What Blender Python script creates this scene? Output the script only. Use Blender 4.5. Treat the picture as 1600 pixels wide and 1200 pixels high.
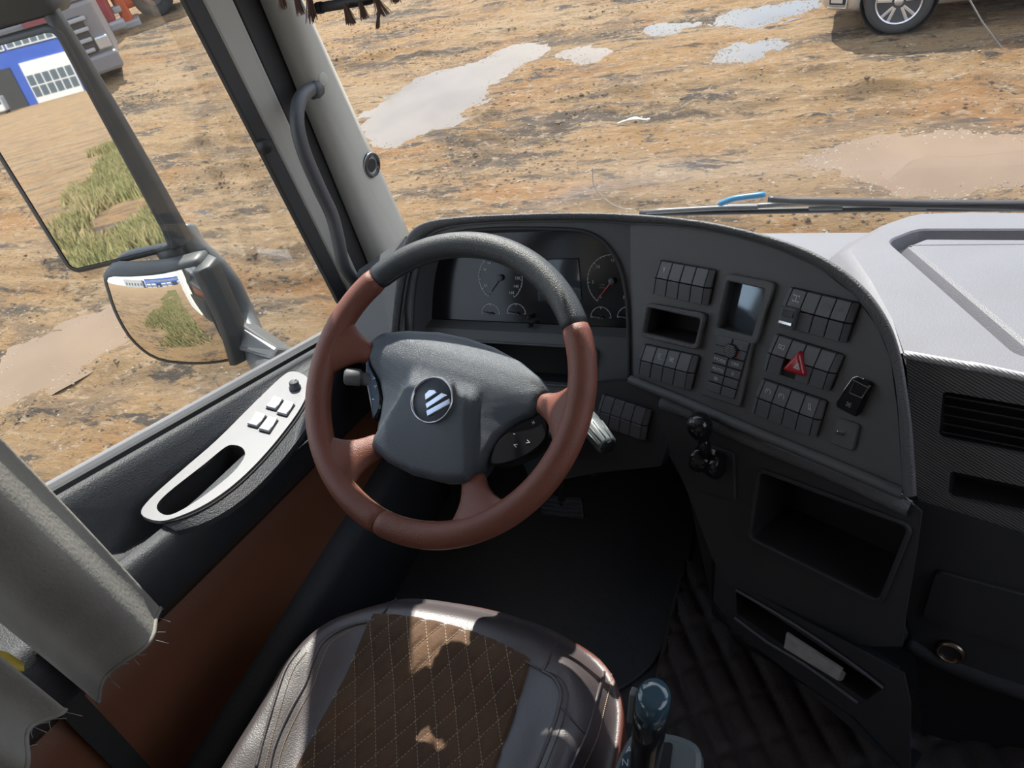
import bpy, bmesh, math, random
from mathutils import Vector as V, Matrix, noise
from mathutils.geometry import tessellate_polygon
random.seed(7)
for o in list(bpy.data.objects): bpy.data.objects.remove(o)
SC = bpy.context.scene
COL = SC.collection
R_ = math.radians

# ---------------------------------------------------------------- camera
FPX, PITCH, ROLL, YAW, EYE = 1200.0, R_(39.0), R_(16.8), R_(32.0), V((0, 0, 3.25))
_fh = V((-math.sin(YAW), math.cos(YAW), 0)); _rh = V((math.cos(YAW), math.sin(YAW), 0)); _z = V((0, 0, 1))
CF = _fh*math.cos(PITCH) - _z*math.sin(PITCH)
_u0 = _fh*math.sin(PITCH) + _z*math.cos(PITCH)
CR = _rh*math.cos(ROLL) - _u0*math.sin(ROLL)
CU = _rh*math.sin(ROLL) + _u0*math.cos(ROLL)
cd = bpy.data.cameras.new('camera'); cam = bpy.data.objects.new('camera', cd); COL.objects.link(cam)
cd.sensor_width = 36; cd.sensor_fit = 'HORIZONTAL'; cd.lens = 36*FPX/1600; cd.clip_start = .02; cd.clip_end = 600
_b = -CF
cam.matrix_world = Matrix(((CR.x, CU.x, _b.x, EYE.x), (CR.y, CU.y, _b.y, EYE.y), (CR.z, CU.z, _b.z, EYE.z), (0, 0, 0, 1)))
SC.camera = cam

# ---------------------------------------------------------------- sky, sun, exposure
SUN_DIR = V((-.2855, .6123, .7373)).normalized()
wd = bpy.data.worlds.new('sky'); SC.world = wd; wd.use_nodes = True
_n = wd.node_tree; _n.nodes.clear()
_o = _n.nodes.new('ShaderNodeOutputWorld'); _bg = _n.nodes.new('ShaderNodeBackground'); _n.links.new(_bg.outputs[0], _o.inputs[0])
_tc = _n.nodes.new('ShaderNodeTexCoord'); _sx = _n.nodes.new('ShaderNodeSeparateXYZ'); _n.links.new(_tc.outputs['Generated'], _sx.inputs[0])
_cr = _n.nodes.new('ShaderNodeValToRGB'); _n.links.new(_sx.outputs[2], _cr.inputs[0])
_cr.color_ramp.elements[0].position = 0; _cr.color_ramp.elements[0].color = (.80, .87, .95, 1)
_cr.color_ramp.elements[1].position = .7; _cr.color_ramp.elements[1].color = (.34, .52, .86, 1)
_nz = _n.nodes.new('ShaderNodeTexNoise'); _nz.inputs['Scale'].default_value = 2.2; _nz.inputs['Detail'].default_value = 6
_n.links.new(_tc.outputs['Generated'], _nz.inputs['Vector'])
_c2 = _n.nodes.new('ShaderNodeValToRGB'); _n.links.new(_nz.outputs[0], _c2.inputs[0])
_c2.color_ramp.elements[0].position = .45; _c2.color_ramp.elements[1].position = .62
_mx = _n.nodes.new('ShaderNodeMix'); _mx.data_type = 'RGBA'
_n.links.new(_c2.outputs[0], _mx.inputs['Factor']); _n.links.new(_cr.outputs[0], _mx.inputs['A']); _mx.inputs['B'].default_value = (1.0, 1.0, 1.0, 1)
_n.links.new(_mx.outputs['Result'], _bg.inputs[0]); _bg.inputs[1].default_value = 1.1
sl = bpy.data.lights.new('sun', 'SUN'); sl.energy = 4.7; sl.angle = R_(.6); sl.color = (1, .95, .87)
so = bpy.data.objects.new('sun', sl); COL.objects.link(so); so.location = (0, 0, 30)
so.rotation_euler = SUN_DIR.to_track_quat('Z', 'Y').to_euler()
SC.view_settings.view_transform = 'Standard'; SC.view_settings.look = 'None'
SC.view_settings.exposure = 1.0; SC.view_settings.gamma = 1; SC.view_settings.use_curve_mapping = False

# ---------------------------------------------------------------- helpers
OFF = V((0, 0, 3.25))           # cab coordinates count from the driver's eye height
ORG = {}                        # world origin of every object made here
def ray(x, y): return CR*((x-800)/FPX) + CU*((600-y)/FPX) + CF
def onx(x, y, X): d = ray(x, y); return d*(X/d.x)
def ony(x, y, Y): d = ray(x, y); return d*(Y/d.y)
def onz(x, y, Z): d = ray(x, y); return d*(Z/d.z)

class Fr:
    """a plane with its own axes: w along, u up, n towards the cab"""
    def __init__(s, P0, psi=0, a=0, w=None, u=None):
        psi, a = R_(psi), R_(a); s.P0 = V(P0)
        h = V((math.sin(psi), math.cos(psi), 0))
        s.w = V(w).normalized() if w else V((math.cos(psi), -math.sin(psi), 0))
        s.u = V(u).normalized() if u else h*math.sin(a) + V((0, 0, 1))*math.cos(a)
        s.n = s.w.cross(s.u).normalized(); s.u = s.n.cross(s.w)
    def px(s, x, y, l=0):
        d = ray(x, y); return d*((s.P0 + s.n*l).dot(s.n)/d.dot(s.n))
    def st(s, x, y, l=0):
        P = s.px(x, y, l) - s.P0; return (P.dot(s.w), P.dot(s.u))
    def p(s, a, b, l=0): return s.P0 + s.w*a + s.u*b + s.n*l
    def sts(s, pts, l=0): return [s.st(x, y, l) for x, y in pts]

MATS = {}
def mat(name, col, rough=.5, metal=0, spec=.5, bump=None, vary=None, coat=0, nodes=None, sheen=0):
    """bump=(scale, strength), vary=(scale, colour2)"""
    m = bpy.data.materials.new(name); m.use_nodes = True; t = m.node_tree; b = t.nodes['Principled BSDF']
    b.inputs['Base Color'].default_value = (*col, 1); b.inputs['Roughness'].default_value = rough
    b.inputs['Metallic'].default_value = metal; b.inputs['Specular IOR Level'].default_value = spec
    b.inputs['Coat Weight'].default_value = coat; b.inputs['Sheen Weight'].default_value = sheen
    tc = t.nodes.new('ShaderNodeTexCoord')
    if bump:
        z = t.nodes.new('ShaderNodeTexNoise'); z.inputs['Scale'].default_value = bump[0]; z.inputs['Detail'].default_value = 3
        t.links.new(tc.outputs['Object'], z.inputs['Vector'])
        q = t.nodes.new('ShaderNodeBump'); q.inputs['Strength'].default_value = bump[1]; q.inputs['Distance'].default_value = .002
        t.links.new(z.outputs[0], q.inputs['Height']); t.links.new(q.outputs[0], b.inputs['Normal'])
    if vary:
        z = t.nodes.new('ShaderNodeTexNoise'); z.inputs['Scale'].default_value = vary[0]; z.inputs['Detail'].default_value = 5
        t.links.new(tc.outputs['Object'], z.inputs['Vector'])
        x = t.nodes.new('ShaderNodeMix'); x.data_type = 'RGBA'; x.inputs['A'].default_value = (*col, 1); x.inputs['B'].default_value = (*vary[1], 1)
        r = t.nodes.new('ShaderNodeMapRange'); r.inputs['From Min'].default_value = .4; r.inputs['From Max'].default_value = .65
        t.links.new(z.outputs[0], r.inputs[0]); t.links.new(r.outputs[0], x.inputs['Factor']); t.links.new(x.outputs['Result'], b.inputs['Base Color'])
    MATS[name] = m; return m

def tag(o, label=None, cat=None, group=None, kind=None):
    if label: o['label'] = label
    if cat: o['category'] = cat
    if group: o['group'] = group
    if kind: o['kind'] = kind
    return o
def thing(name, label, cat, loc, group=None, kind=None):
    o = bpy.data.objects.new(name, None); COL.objects.link(o); o.empty_display_size = .05
    w = V(loc) + OFF; o.location = w; ORG[o.name] = w
    return tag(o, label, cat, group, kind)
def mesh(name, vs, fs, m, parent=None, smooth=False, mods=(), mi=None, ms=None, sharp=0):
    vs = [V(v) + OFF for v in vs]
    lo = V((min(v.x for v in vs), min(v.y for v in vs), min(v.z for v in vs))); hi = V((max(v.x for v in vs), max(v.y for v in vs), max(v.z for v in vs)))
    c = V(((lo.x+hi.x)/2, (lo.y+hi.y)/2, lo.z))
    me = bpy.data.meshes.new(name); me.from_pydata([v - c for v in vs], [], [list(f) for f in fs])
    for k in (ms or [m]): me.materials.append(MATS[k])
    if mi: me.polygons.foreach_set('material_index', mi)
    if smooth: me.polygons.foreach_set('use_smooth', [True]*len(me.polygons))
    bm = bmesh.new(); bm.from_mesh(me); bmesh.ops.recalc_face_normals(bm, faces=bm.faces); bm.to_mesh(me); bm.free()
    if sharp: me.polygons.foreach_set('use_smooth', [True]*len(me.polygons)); me.set_sharp_from_angle(angle=R_(sharp))
    o = bpy.data.objects.new(name, me); COL.objects.link(o); ORG[o.name] = c
    if parent: o.parent = parent; o.location = c - ORG[parent.name]
    else: o.location = c
    for k, kw in mods:
        md = o.modifiers.new(k.lower(), k)
        for a, b in kw.items(): setattr(md, a, b)
    return o
def BEV(w, n=2): return ('BEVEL', dict(width=w, segments=n, limit_method='ANGLE', angle_limit=R_(35)))
SUB1 = ('SUBSURF', dict(levels=1, render_levels=1)); SUB2 = ('SUBSURF', dict(levels=2, render_levels=2))

def cat_rom(P, n=6, closed=False):
    P = [V(p) for p in P]; N = len(P); out = []
    for i in range(N if closed else N-1):
        g = lambda k: P[k % N] if closed else P[max(0, min(N-1, k))]
        a, b, c, d = g(i-1), g(i), g(i+1), g(i+2)
        for j in range(n):
            t = j/n
            out.append(.5*((2*b) + (c-a)*t + (2*a-5*b+4*c-d)*t*t + (3*b-a-3*c+d)*t**3))
    if not closed: out.append(P[-1])
    return out
def spl2(pts, n=5, closed=False): return [(p.x, p.y) for p in cat_rom([(a, b, 0) for a, b in pts], n, closed)]
def lerp(a, b, t): return a + (b-a)*t
def bil(q, u, v):
    """q = TL, TR, BR, BL ; u right, v down"""
    a = [lerp(q[0][i], q[1][i], u) for i in (0, 1)]; b = [lerp(q[3][i], q[2][i], u) for i in (0, 1)]
    return (lerp(a[0], b[0], v), lerp(a[1], b[1], v))
def rpoly(q, r, k=4):
    out = []; N = len(q)
    for i in range(N):
        a, b, c = V((*q[i-1], 0)), V((*q[i], 0)), V((*q[(i+1) % N], 0))
        d1 = (a-b); d2 = (c-b); rr = min(r, d1.length*.48, d2.length*.48)
        p1 = b + d1.normalized()*rr; p2 = b + d2.normalized()*rr
        for j in range(k+1):
            t = j/k; p = p1*(1-t)**2 + b*2*t*(1-t) + p2*t*t; out.append((p.x, p.y))
    return out
def inset(poly, d):
    N = len(poly); A = sum(poly[i-1][0]*poly[i][1] - poly[i][0]*poly[i-1][1] for i in range(N)); sg = 1 if A > 0 else -1
    out = []
    for i in range(N):
        a, b, c = poly[i-1], poly[i], poly[(i+1) % N]
        def nr(p, q):
            x, y = q[0]-p[0], q[1]-p[1]; l = math.hypot(x, y) or 1e-9; return (-y/l*sg, x/l*sg)
        n1, n2 = nr(a, b), nr(b, c); x, y = n1[0]+n2[0], n1[1]+n2[1]; l = math.hypot(x, y) or 1
        k = d/max(.5, l/2); out.append((b[0]+x/l*k, b[1]+y/l*k))
    return out
def loft(name, rings, m, parent=None, caps=(True, True), smooth=True, mods=(), closed=True, sharp=0):
    n = len(rings[0]); vs = [p for r in rings for p in r]; fs = []
    for i in range(len(rings)-1):
        for j in range(n if closed else n-1):
            k = (j+1) % n; fs.append((i*n+j, i*n+k, (i+1)*n+k, (i+1)*n+j))
    if caps[0]: fs.append(tuple(reversed(range(n))))
    if caps[1]: fs.append(tuple(range((len(rings)-1)*n, len(rings)*n)))
    return mesh(name, vs, fs, m, parent, smooth, mods, sharp=sharp)
def plate(name, fr, poly, l0, l1, m, parent=None, ch=.0015, smooth=False, mods=()):
    """a plate standing on a frame between depths l0 and l1, chamfered on its face"""
    i = inset(poly, ch)
    return loft(name, [[fr.p(a, b, l0) for a, b in poly], [fr.p(a, b, l1-ch) for a, b in poly], [fr.p(a, b, l1) for a, b in i]], m, parent, smooth=smooth, mods=mods)
def bezel(name, fr, outer, inner, l0, l1, lin, m, parent=None, ch=.0015):
    """a raised ring with a hollow middle; outer and inner have the same count"""
    n = len(outer); io = inset(outer, ch); ii = inset(inner, -ch)
    rings = [[fr.p(*q, l0) for q in outer], [fr.p(*q, l1-ch) for q in outer], [fr.p(*q, l1) for q in io], [fr.p(*q, l1) for q in ii], [fr.p(*q, l1-ch) for q in inner], [fr.p(*q, lin) for q in inner]]
    return loft(name, rings, m, parent, caps=(False, False), smooth=False)
def holed(name, fr, outer, holes, l0, m, parent=None, thick=.004):
    loops = [[V((*q, 0)) for q in outer]] + [[V((*q, 0)) for q in h] for h in holes]
    tri = tessellate_polygon(loops); flat = [q for L in loops for q in L]
    vs = [fr.p(q.x, q.y, l0) for q in flat]; fs = [tuple(t) for t in tri]
    N = len(vs); vs += [fr.p(q.x, q.y, l0-thick) for q in flat]
    s = 0
    for L in loops:
        k = len(L)
        for j in range(k): a, b = s+j, s+(j+1) % k; fs.append((a, b, N+b, N+a))
        s += k
    return mesh(name, vs, fs, m, parent)
def box(name, lo, hi, m, parent=None, bev=0, mods=()):
    x0, y0, z0 = lo; x1, y1, z1 = hi
    vs = [(x, y, z) for x in (x0, x1) for y in (y0, y1) for z in (z0, z1)]
    fs = [(0, 1, 3, 2), (4, 6, 7, 5), (0, 4, 5, 1), (2, 3, 7, 6), (0, 2, 6, 4), (1, 5, 7, 3)]
    return mesh(name, vs, fs, m, parent, mods=([BEV(bev)] if bev else []) + list(mods))
def prism(name, A, B, m, parent=None, bev=0, smooth=False):
    """two matching outlines joined"""
    return loft(name, [A, B], m, parent, smooth=smooth, mods=[BEV(bev)] if bev else [])
def tube(name, pts, r, m, parent=None, sides=12, closed=False, caps=True, flat=1.0, ref=None):
    P = [V(p) for p in pts]; N = len(P); rr = r if isinstance(r, (list, tuple)) else [r]*N; rings = []
    up = V(ref) if ref else None
    for i in range(N):
        a = P[(i-1) % N] if (closed or i) else P[0]; b = P[(i+1) % N] if (closed or i < N-1) else P[-1]
        t = (b-a).normalized()
        if up is None: up = V((0, 0, 1)) if abs(t.z) < .9 else V((1, 0, 0))
        x = t.cross(up).normalized(); y = x.cross(t).normalized()
        if not ref: up = y
        rings.append([P[i] + x*(rr[i]*math.cos(2*math.pi*j/sides)) + y*(rr[i]*flat*math.sin(2*math.pi*j/sides)) for j in range(sides)])
    if closed: rings.append(rings[0]); 
    return loft(name, rings, m, parent, caps=(caps and not closed, caps and not closed))
def lathe(name, C, ax, prof, m, parent=None, seg=24, smooth=True, ex=None):
    """prof = (radius, height along axis)"""
    ax = V(ax).normalized(); e = V(ex) if ex else (V((1, 0, 0)) if abs(ax.x) < .9 else V((0, 1, 0)))
    x = (e - ax*e.dot(ax)).normalized(); y = ax.cross(x); C = V(C)
    rings = [[C + ax*h + (x*math.cos(2*math.pi*j/seg) + y*math.sin(2*math.pi*j/seg))*max(r, 1e-5) for j in range(seg)] for r, h in prof]
    return loft(name, rings, m, parent, smooth=smooth)
def text(name, body, P, w, u, size, m, parent=None, align='CENTER'):
    """lettering as a thin mesh"""
    cu = bpy.data.curves.new(name, 'FONT'); cu.body = body; cu.size = size; cu.align_x = align; cu.align_y = 'CENTER'; cu.extrude = .0001; cu.resolution_u = 3
    t = bpy.data.objects.new(name, cu); me = bpy.data.meshes.new_from_object(t); bpy.data.objects.remove(t); bpy.data.curves.remove(cu)
    w = V(w).normalized(); n = w.cross(V(u)).normalized(); u = n.cross(w); P = V(P)
    vs = [P + w*v.co.x + u*v.co.y + n*v.co.z for v in me.vertices]; fs = [tuple(p.vertices) for p in me.polygons]; bpy.data.meshes.remove(me)
    return mesh(name, vs, fs, m, parent)
def copy_tree(o, parent=None, loc=None):
    c = o.copy(); COL.objects.link(c); c.parent = parent
    if loc is not None: c.location = loc
    for ch in o.children: copy_tree(ch, c)
    return c
def circ(r, n=24, cx=0, cy=0, a0=0, a1=360): return [(cx + r*math.cos(R_(lerp(a0, a1, i/n))), cy + r*math.sin(R_(lerp(a0, a1, i/n)))) for i in range(n + (0 if a1-a0 == 360 else 1))]

# ---------------------------------------------------------------- materials
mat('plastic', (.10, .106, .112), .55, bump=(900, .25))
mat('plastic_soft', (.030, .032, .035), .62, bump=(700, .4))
mat('plastic_grain', (.095, .098, .104), .5, bump=(420, .9))
mat('deck_grey', (.145, .145, .16), .45, bump=(500, .3), vary=(9, (.135, .135, .147)))
mat('switch', (.105, .112, .124), .45, bump=(1200, .1))
mat('gap_black', (.006, .006, .007), .7)
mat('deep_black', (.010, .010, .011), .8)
mat('gloss_black', (.012, .013, .015), .16)
mat('screen', (.03, .036, .045), .06, coat=.5)
mat('icon', (.55, .58, .6), .5)
mat('icon_dim', (.16, .17, .18), .5)
mat('needle_red', (.62, .10, .07), .4)
mat('hazard_red', (.42, .01, .025), .3, coat=.4)
mat('chrome', (.8, .8, .82), .12, metal=1)
mat('satin_metal', (.45, .46, .48), .35, metal=1)
mat('silver_plate', (.185, .185, .195), .42, metal=.25, bump=(1500, .15))
mat('rim_black', (.036, .042, .047), .42, bump=(650, .5))
mat('leather_brown', (.20, .066, .042), .42, bump=(620, .5), vary=(14, (.175, .058, .036)))
mat('thread', (.45, .35, .24), .8)
mat('thread_dark', (.10, .10, .10), .8)
mat('hub_pad', (.046, .062, .082), .40, spec=.9, bump=(1000, .6))
mat('seat_leather', (.080, .066, .068), .42, spec=1.0, bump=(520, .3), vary=(7, (.066, .055, .060)))
mat('seat_leather_side', (.13, .045, .035), .42, bump=(520, .3))
mat('seat_suede', (.115, .058, .027), .85, bump=(300, .5), vary=(10, (.08, .042, .020)), sheen=.2)
mat('door_brown', (.17, .062, .030), .55, bump=(300, .4))
mat('door_black', (.040, .044, .050), .5, bump=(420, .7))
mat('pillar_cream', (.36, .35, .31), .55, bump=(900, .15))
mat('rubber', (.018, .019, .020), .6)
mat('handle_grey', (.060, .064, .070), .42, bump=(800, .3))
mat('curtain_cloth', (.28, .27, .245), .85, bump=(160, .6), vary=(6, (.19, .182, .168)))
mat('tassel_brown', (.20, .125, .105), .85)
mat('belt_black', (.02, .02, .02), .7)
mat('yellow_cloth', (.45, .34, .06), .8)
mat('mat_brown', (.060, .044, .037), .6, bump=(300, .5))
mat('mat_rubber', (.040, .040, .040), .6, bump=(25, 1.2))
mat('label_grey', (.42, .42, .41), .7, vary=(60, (.34, .34, .33)))
mat('headliner', (.62, .61, .58), .8)
mat('selector_blue', (.035, .075, .105), .12, coat=.6)
mat('selector_grey', (.13, .155, .16), .35)
mat('wiper_black', (.02, .02, .022), .45)
mat('wiper_grey', (.14, .145, .15), .4)
mat('blue_plastic', (.02, .22, .42), .3)
mat('mirror_body', (.050, .053, .055), .45, bump=(500, .2))
mat('mirror_arm', (.11, .115, .12), .4)
mat('mirror_glass', (.90, .90, .88), .015, metal=1)
mat('cab_paint', (.35, .36, .38), .35)
mat('crack', (.4, .38, .35), .5)
def weave(name, c1, c2, rough, metal, scale, ang):
    m = mat(name, c1, rough, metal); t = m.node_tree; b = t.nodes['Principled BSDF']; tc = t.nodes.new('ShaderNodeTexCoord')
    w = t.nodes.new('ShaderNodeTexWave'); w.inputs['Scale'].default_value = scale; w.bands_direction = 'DIAGONAL'
    mp = t.nodes.new('ShaderNodeMapping'); mp.inputs['Rotation'].default_value = (0, R_(ang), 0); t.links.new(tc.outputs['Object'], mp.inputs[0]); t.links.new(mp.outputs[0], w.inputs[0])
    x = t.nodes.new('ShaderNodeMix'); x.data_type = 'RGBA'; x.inputs['A'].default_value = (*c1, 1); x.inputs['B'].default_value = (*c2, 1)
    t.links.new(w.outputs[1], x.inputs['Factor']); t.links.new(x.outputs['Result'], b.inputs['Base Color'])
    q = t.nodes.new('ShaderNodeBump'); q.inputs['Strength'].default_value = .5; q.inputs['Distance'].default_value = .001; t.links.new(w.outputs[1], q.inputs['Height']); t.links.new(q.outputs[0], b.inputs['Normal'])
weave('plastic_weave', (.05, .051, .054), (.17, .17, .175), .45, 0, 105, 8)
weave('silver_weave', (.40, .40, .42), (.55, .55, .57), .35, .3, 120, 0)
mat('satin_brown', (.34, .27, .22), .3, metal=1)
mat('screen_glass', (.16, .19, .22), .07, metal=.7)
def glass(name, tint, refl, haze=0.0):
    m = bpy.data.materials.new(name); m.use_nodes = True; t = m.node_tree; t.nodes.clear()
    o = t.nodes.new('ShaderNodeOutputMaterial'); a = t.nodes.new('ShaderNodeBsdfTransparent'); g = t.nodes.new('ShaderNodeBsdfGlossy')
    a.inputs[0].default_value = (*tint, 1); g.inputs['Roughness'].default_value = .02; g.inputs[0].default_value = (1, 1, 1, 1)
    x = t.nodes.new('ShaderNodeMixShader'); f = t.nodes.new('ShaderNodeFresnel'); f.inputs[0].default_value = 1.45
    k = t.nodes.new('ShaderNodeMath'); k.operation = 'MULTIPLY'; k.inputs[1].default_value = refl
    t.links.new(f.outputs[0], k.inputs[0]); t.links.new(k.outputs[0], x.inputs[0]); t.links.new(a.outputs[0], x.inputs[1]); t.links.new(g.outputs[0], x.inputs[2])
    last = x
    if haze:  # slight haze over the view, put in as a thin diffuse mix
        d = t.nodes.new('ShaderNodeBsdfDiffuse'); d.inputs[0].default_value = (.8, .78, .74, 1)
        y = t.nodes.new('ShaderNodeMixShader'); y.inputs[0].default_value = haze
        t.links.new(x.outputs[0], y.inputs[1]); t.links.new(d.outputs[0], y.inputs[2]); last = y
    t.links.new(last.outputs[0], o.inputs[0]); MATS[name] = m
glass('windscreen_glass', (.95, .96, .95), .15, .008)
glass('door_glass', (.96, .97, .96), .22, .008)
glass('lens_glass', (.80, .82, .84), .9, .015)

# ================================================================ the cab shell
FLOOR_Z = -1.5
tag(box('floor', (-1.12, -1.3, FLOOR_Z-.06), (1.22, 1.5, FLOOR_Z), 'mat_rubber'), 'black rubber cab floor under the seat and dashboard', kind='structure')
tag(box('ceiling', (-1.14, -1.4, .56), (1.24, 1.02, .62), 'headliner'), 'pale headliner above the driver', kind='structure')
tag(box('wall_back', (-1.14, -1.45, FLOOR_Z), (1.24, -1.38, .56), 'headliner'), 'pale back wall of the cab', kind='structure')
# right side: lower door wall and roof rail with the window opening between
_vr = [(-1.38, -1.5), (1.45, -1.5), (1.45, -.95), (1.12, .5), (1.0, .56), (-1.38, .56)]
_hr = [(-.25, -.62), (1.18, -.85), (1.02, .32), (-.25, .36)]
holed('wall_right', Fr((1.2, 0, 0), w=(0, 1, 0), u=(0, 0, 1)), _vr, [_hr], .02, 'door_black', thick=.05)['kind'] = 'structure'
# header above the windscreen
hd = mesh('trim_header', [(-1.08, .90, .56), (1.2, .90, .56), (1.2, 1.16, .56), (-1.08, 1.16, .56), (-1.08, .99, .24), (1.2, .99, .24), (1.2, 1.17, .24), (-1.08, 1.17, .24)],
          [(0, 1, 2, 3), (4, 5, 6, 7), (0, 1, 5, 4), (2, 3, 7, 6), (0, 3, 7, 4), (1, 2, 6, 5)], 'headliner', mods=[BEV(.02)])
tag(hd, 'pale roof header over the windscreen', kind='structure')
tag(box('wall_left_kick', (-1.125, -.62, -1.6), (-1.09, 1.5, -.99), 'deep_black'), 'dark outer skin below the left door', kind='structure')
tag(box('trim_corner', (-1.12, 1.165, -1.3), (-1.0, 1.42, -.935), 'plastic_soft'), 'dark corner trim between dash and left door', kind='structure')
# firewall and cowl in front of the dash
tag(box('wall_front', (-1.10, 1.43, -1.62), (1.22, 1.50, -1.02), 'deep_black'), 'dark bulkhead in front of the footwell', kind='structure')
tag(mesh('cowl', [(-1.1, 1.5, -1.0), (1.22, 1.5, -1.0), (1.22, 1.74, -1.12), (-1.1, 1.74, -1.12), (-1.1, 1.5, -1.9), (1.22, 1.5, -1.9), (1.22, 1.74, -1.9), (-1.1, 1.74, -1.9)],
         [(0, 1, 2, 3), (4, 5, 6, 7), (0, 1, 5, 4), (2, 3, 7, 6), (0, 3, 7, 4), (1, 2, 6, 5)], 'cab_paint'), 'grey outer cowl panel below the windscreen', 'cab panel', kind='structure')

# windscreen: curved pane leaning back
def ws(i, j):           # i across 0..1, j up 0..1
    x = lerp(-1.0, 1.16, i); e = 1 - ((i-.5)*2)**4
    y = lerp(1.345 + .20*e, 1.06 + .10*e, j); z = lerp(-1.0, .30, j); return V((x, y, z))
NI, NJ = 24, 10
vs = [ws(i/NI, j/NJ) for j in range(NJ+1) for i in range(NI+1)]
fs = [(j*(NI+1)+i, j*(NI+1)+i+1, (j+1)*(NI+1)+i+1, (j+1)*(NI+1)+i) for j in range(NJ) for i in range(NI)]
win = tag(mesh('window_1', vs, fs, 'windscreen_glass', smooth=True), 'large curved windscreen above the dashboard', kind='structure')
def on_ws(x, y):        # where the view ray meets the windscreen
    lo, hi = .8, 3.0; d = ray(x, y)
    for _ in range(40):
        t = (lo+hi)/2; P = d*t; i = (P.x+1.0)/2.16; j = (P.z+1.0)/1.30; e = 1 - ((i-.5)*2)**4
        yy = lerp(1.345 + .20*e, 1.06 + .10*e, j)
        if P.y > yy: hi = t
        else: lo = t
    return d*(lo*.998)
tube('crack_line', cat_rom([on_ws(x, y) for x, y in ((926, 262), (928, 290), (945, 312), (968, 325), (992, 328))], 4), .0009, 'crack', win, sides=5)
tube('crack_line', [on_ws(x, y) for x, y in ((1512, -5), (1535, 35), (1566, 76))], .0012, 'crack', win, sides=5)

# ---------------------------------------------------------------- left door: upper frame, glass, A pillar
def strip(name, pts, m, parent=None, depth=.05, inward=(-1, .15, 0), bev=.003):
    """pts = [(px_top, plane X), (px_bottom, X)] for both edges; runs on above the frame edge"""
    (t1, X1), (b1, Y1), (t2, X2), (b2, Y2) = pts
    def run(t, X, b, Y):
        T, B = onx(*t, X), onx(*b, Y); d = (T-B); return [B, T, T + d*1.15]
    L, Rr = run(t1, X1, b1, Y1), run(t2, X2, b2, Y2); q = V(inward).normalized()*depth
    rings = [[L[i], Rr[i], Rr[i]+q, L[i]+q] for i in range(3)]
    return loft(name, rings, m, parent, smooth=False, mods=[BEV(bev)] if bev else [])
door = thing('door_1', 'left cab door with grey switch plate and brown lower panel', None, (-1.05, .5, -1.45), kind='structure')
DX = -1.072
# sealing strip, then the cream frame upright
strip('window_seal', [((288, 0), DX), ((532, 476), DX), ((316, 0), DX+.005), ((546, 462), DX+.005)], 'rubber', door, depth=.014)
strip('door_frame_upright', [((316, 0), DX+.005), ((546, 462), DX+.005), ((366, 0), -1.05), ((566, 440), -1.05)], 'pillar_cream', door, depth=.04, bev=.006)
lathe('seal_stop', onx(416, 228, DX+.008), (1, .2, 0), [(.0, .012), (.010, .010), (.014, .002), (.014, -.012)], 'rubber', door, seg=16)
pil = thing('trim_1', 'cream windscreen pillar left of the steering wheel', None, onx(577, 416, -1.03), kind='structure')
strip('pillar_seal', [((366, 0), -1.054), ((566, 446), -1.054), ((408, 0), -1.046), ((588, 412), -1.046)], 'rubber', pil, depth=.02)
# pillar trim: side face, rounded edge, front face running to the windscreen
def col(px_t, px_b, yt=None, yb=None, xt=None, xb=None):
    T = ony(*px_t, yt) if yt else onx(*px_t, xt); B = ony(*px_b, yb) if yb else onx(*px_b, xb); d = T-B
    return [B - d*.12, B, B + d*.33, B + d*.66, T, T + d*.5, T + d*1.1]
c1 = col((406, 0), (577, 416), xt=-1.04, xb=-1.045)
c2 = col((430, 0), (592, 396), xt=-1.005, xb=-1.01)
c3 = col((442, 0), (603, 384), xt=-.992, xb=-1.0)
c4 = col((467, 0), (628, 352), yt=1.245, yb=1.355)
c5 = [p + V((-.03, .05, 0)) for p in c4]; c6 = [p + V((-.05, .08, 0)) for p in c1]
rings = [[c1[i], c2[i], c3[i], c4[i], c5[i], c6[i]] for i in range(7)]
loft('pillar_cover', rings, 'pillar_cream', pil, sharp=75)
PF = Fr(c3[3], w=(c4[3]-c3[3]), u=(c4[4]-c4[1]))
q = PF.px(505, 124); lathe('screw_cap', q - PF.n*.001, PF.n, [(.013, -.004), (.013, .0015), (.011, .0028), (0, .0028)], 'pillar_cream', pil, seg=24)
tw = thing('tweeter_speaker', 'small round black speaker on the cream windscreen pillar', 'speaker', PF.px(577, 258))
q = PF.px(577, 258)
lathe('housing', q, PF.n, [(.026, -.008), (.028, .006), (.026, .010), (.020, .0105), (.019, .005)], 'gloss_black', tw, seg=28)
lathe('grille', q, PF.n, [(.0190, .004), (.015, .0065), (.007, .0075), (0, .0075)], 'gap_black', tw, seg=28)
lathe('trim_ring', q, PF.n, [(.0272, .0066), (.0282, .0078), (.0272, .0090), (.0262, .0078), (.0272, .0066)], 'satin_metal', tw, seg=28)

# door glass
_g0 = onx(100, 755, DX-.03); 
def sill(y): return -.700 - .337*(y - .433)
vs = [(DX-.03, 1.15, sill(1.15)-.05), (DX-.03, -.6, sill(-.6)-.05), (DX-.03, -.6, .32), (DX-.03, 1.06, .32)]
vs += [(x-.004, y, z) for x, y, z in vs]
tag(mesh('window_2', vs, [(0, 1, 2, 3), (7, 6, 5, 4), (0, 1, 5, 4), (1, 2, 6, 5), (2, 3, 7, 6), (3, 0, 4, 7)], 'door_glass'), 'clear side window of the left door', kind='structure')
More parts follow.
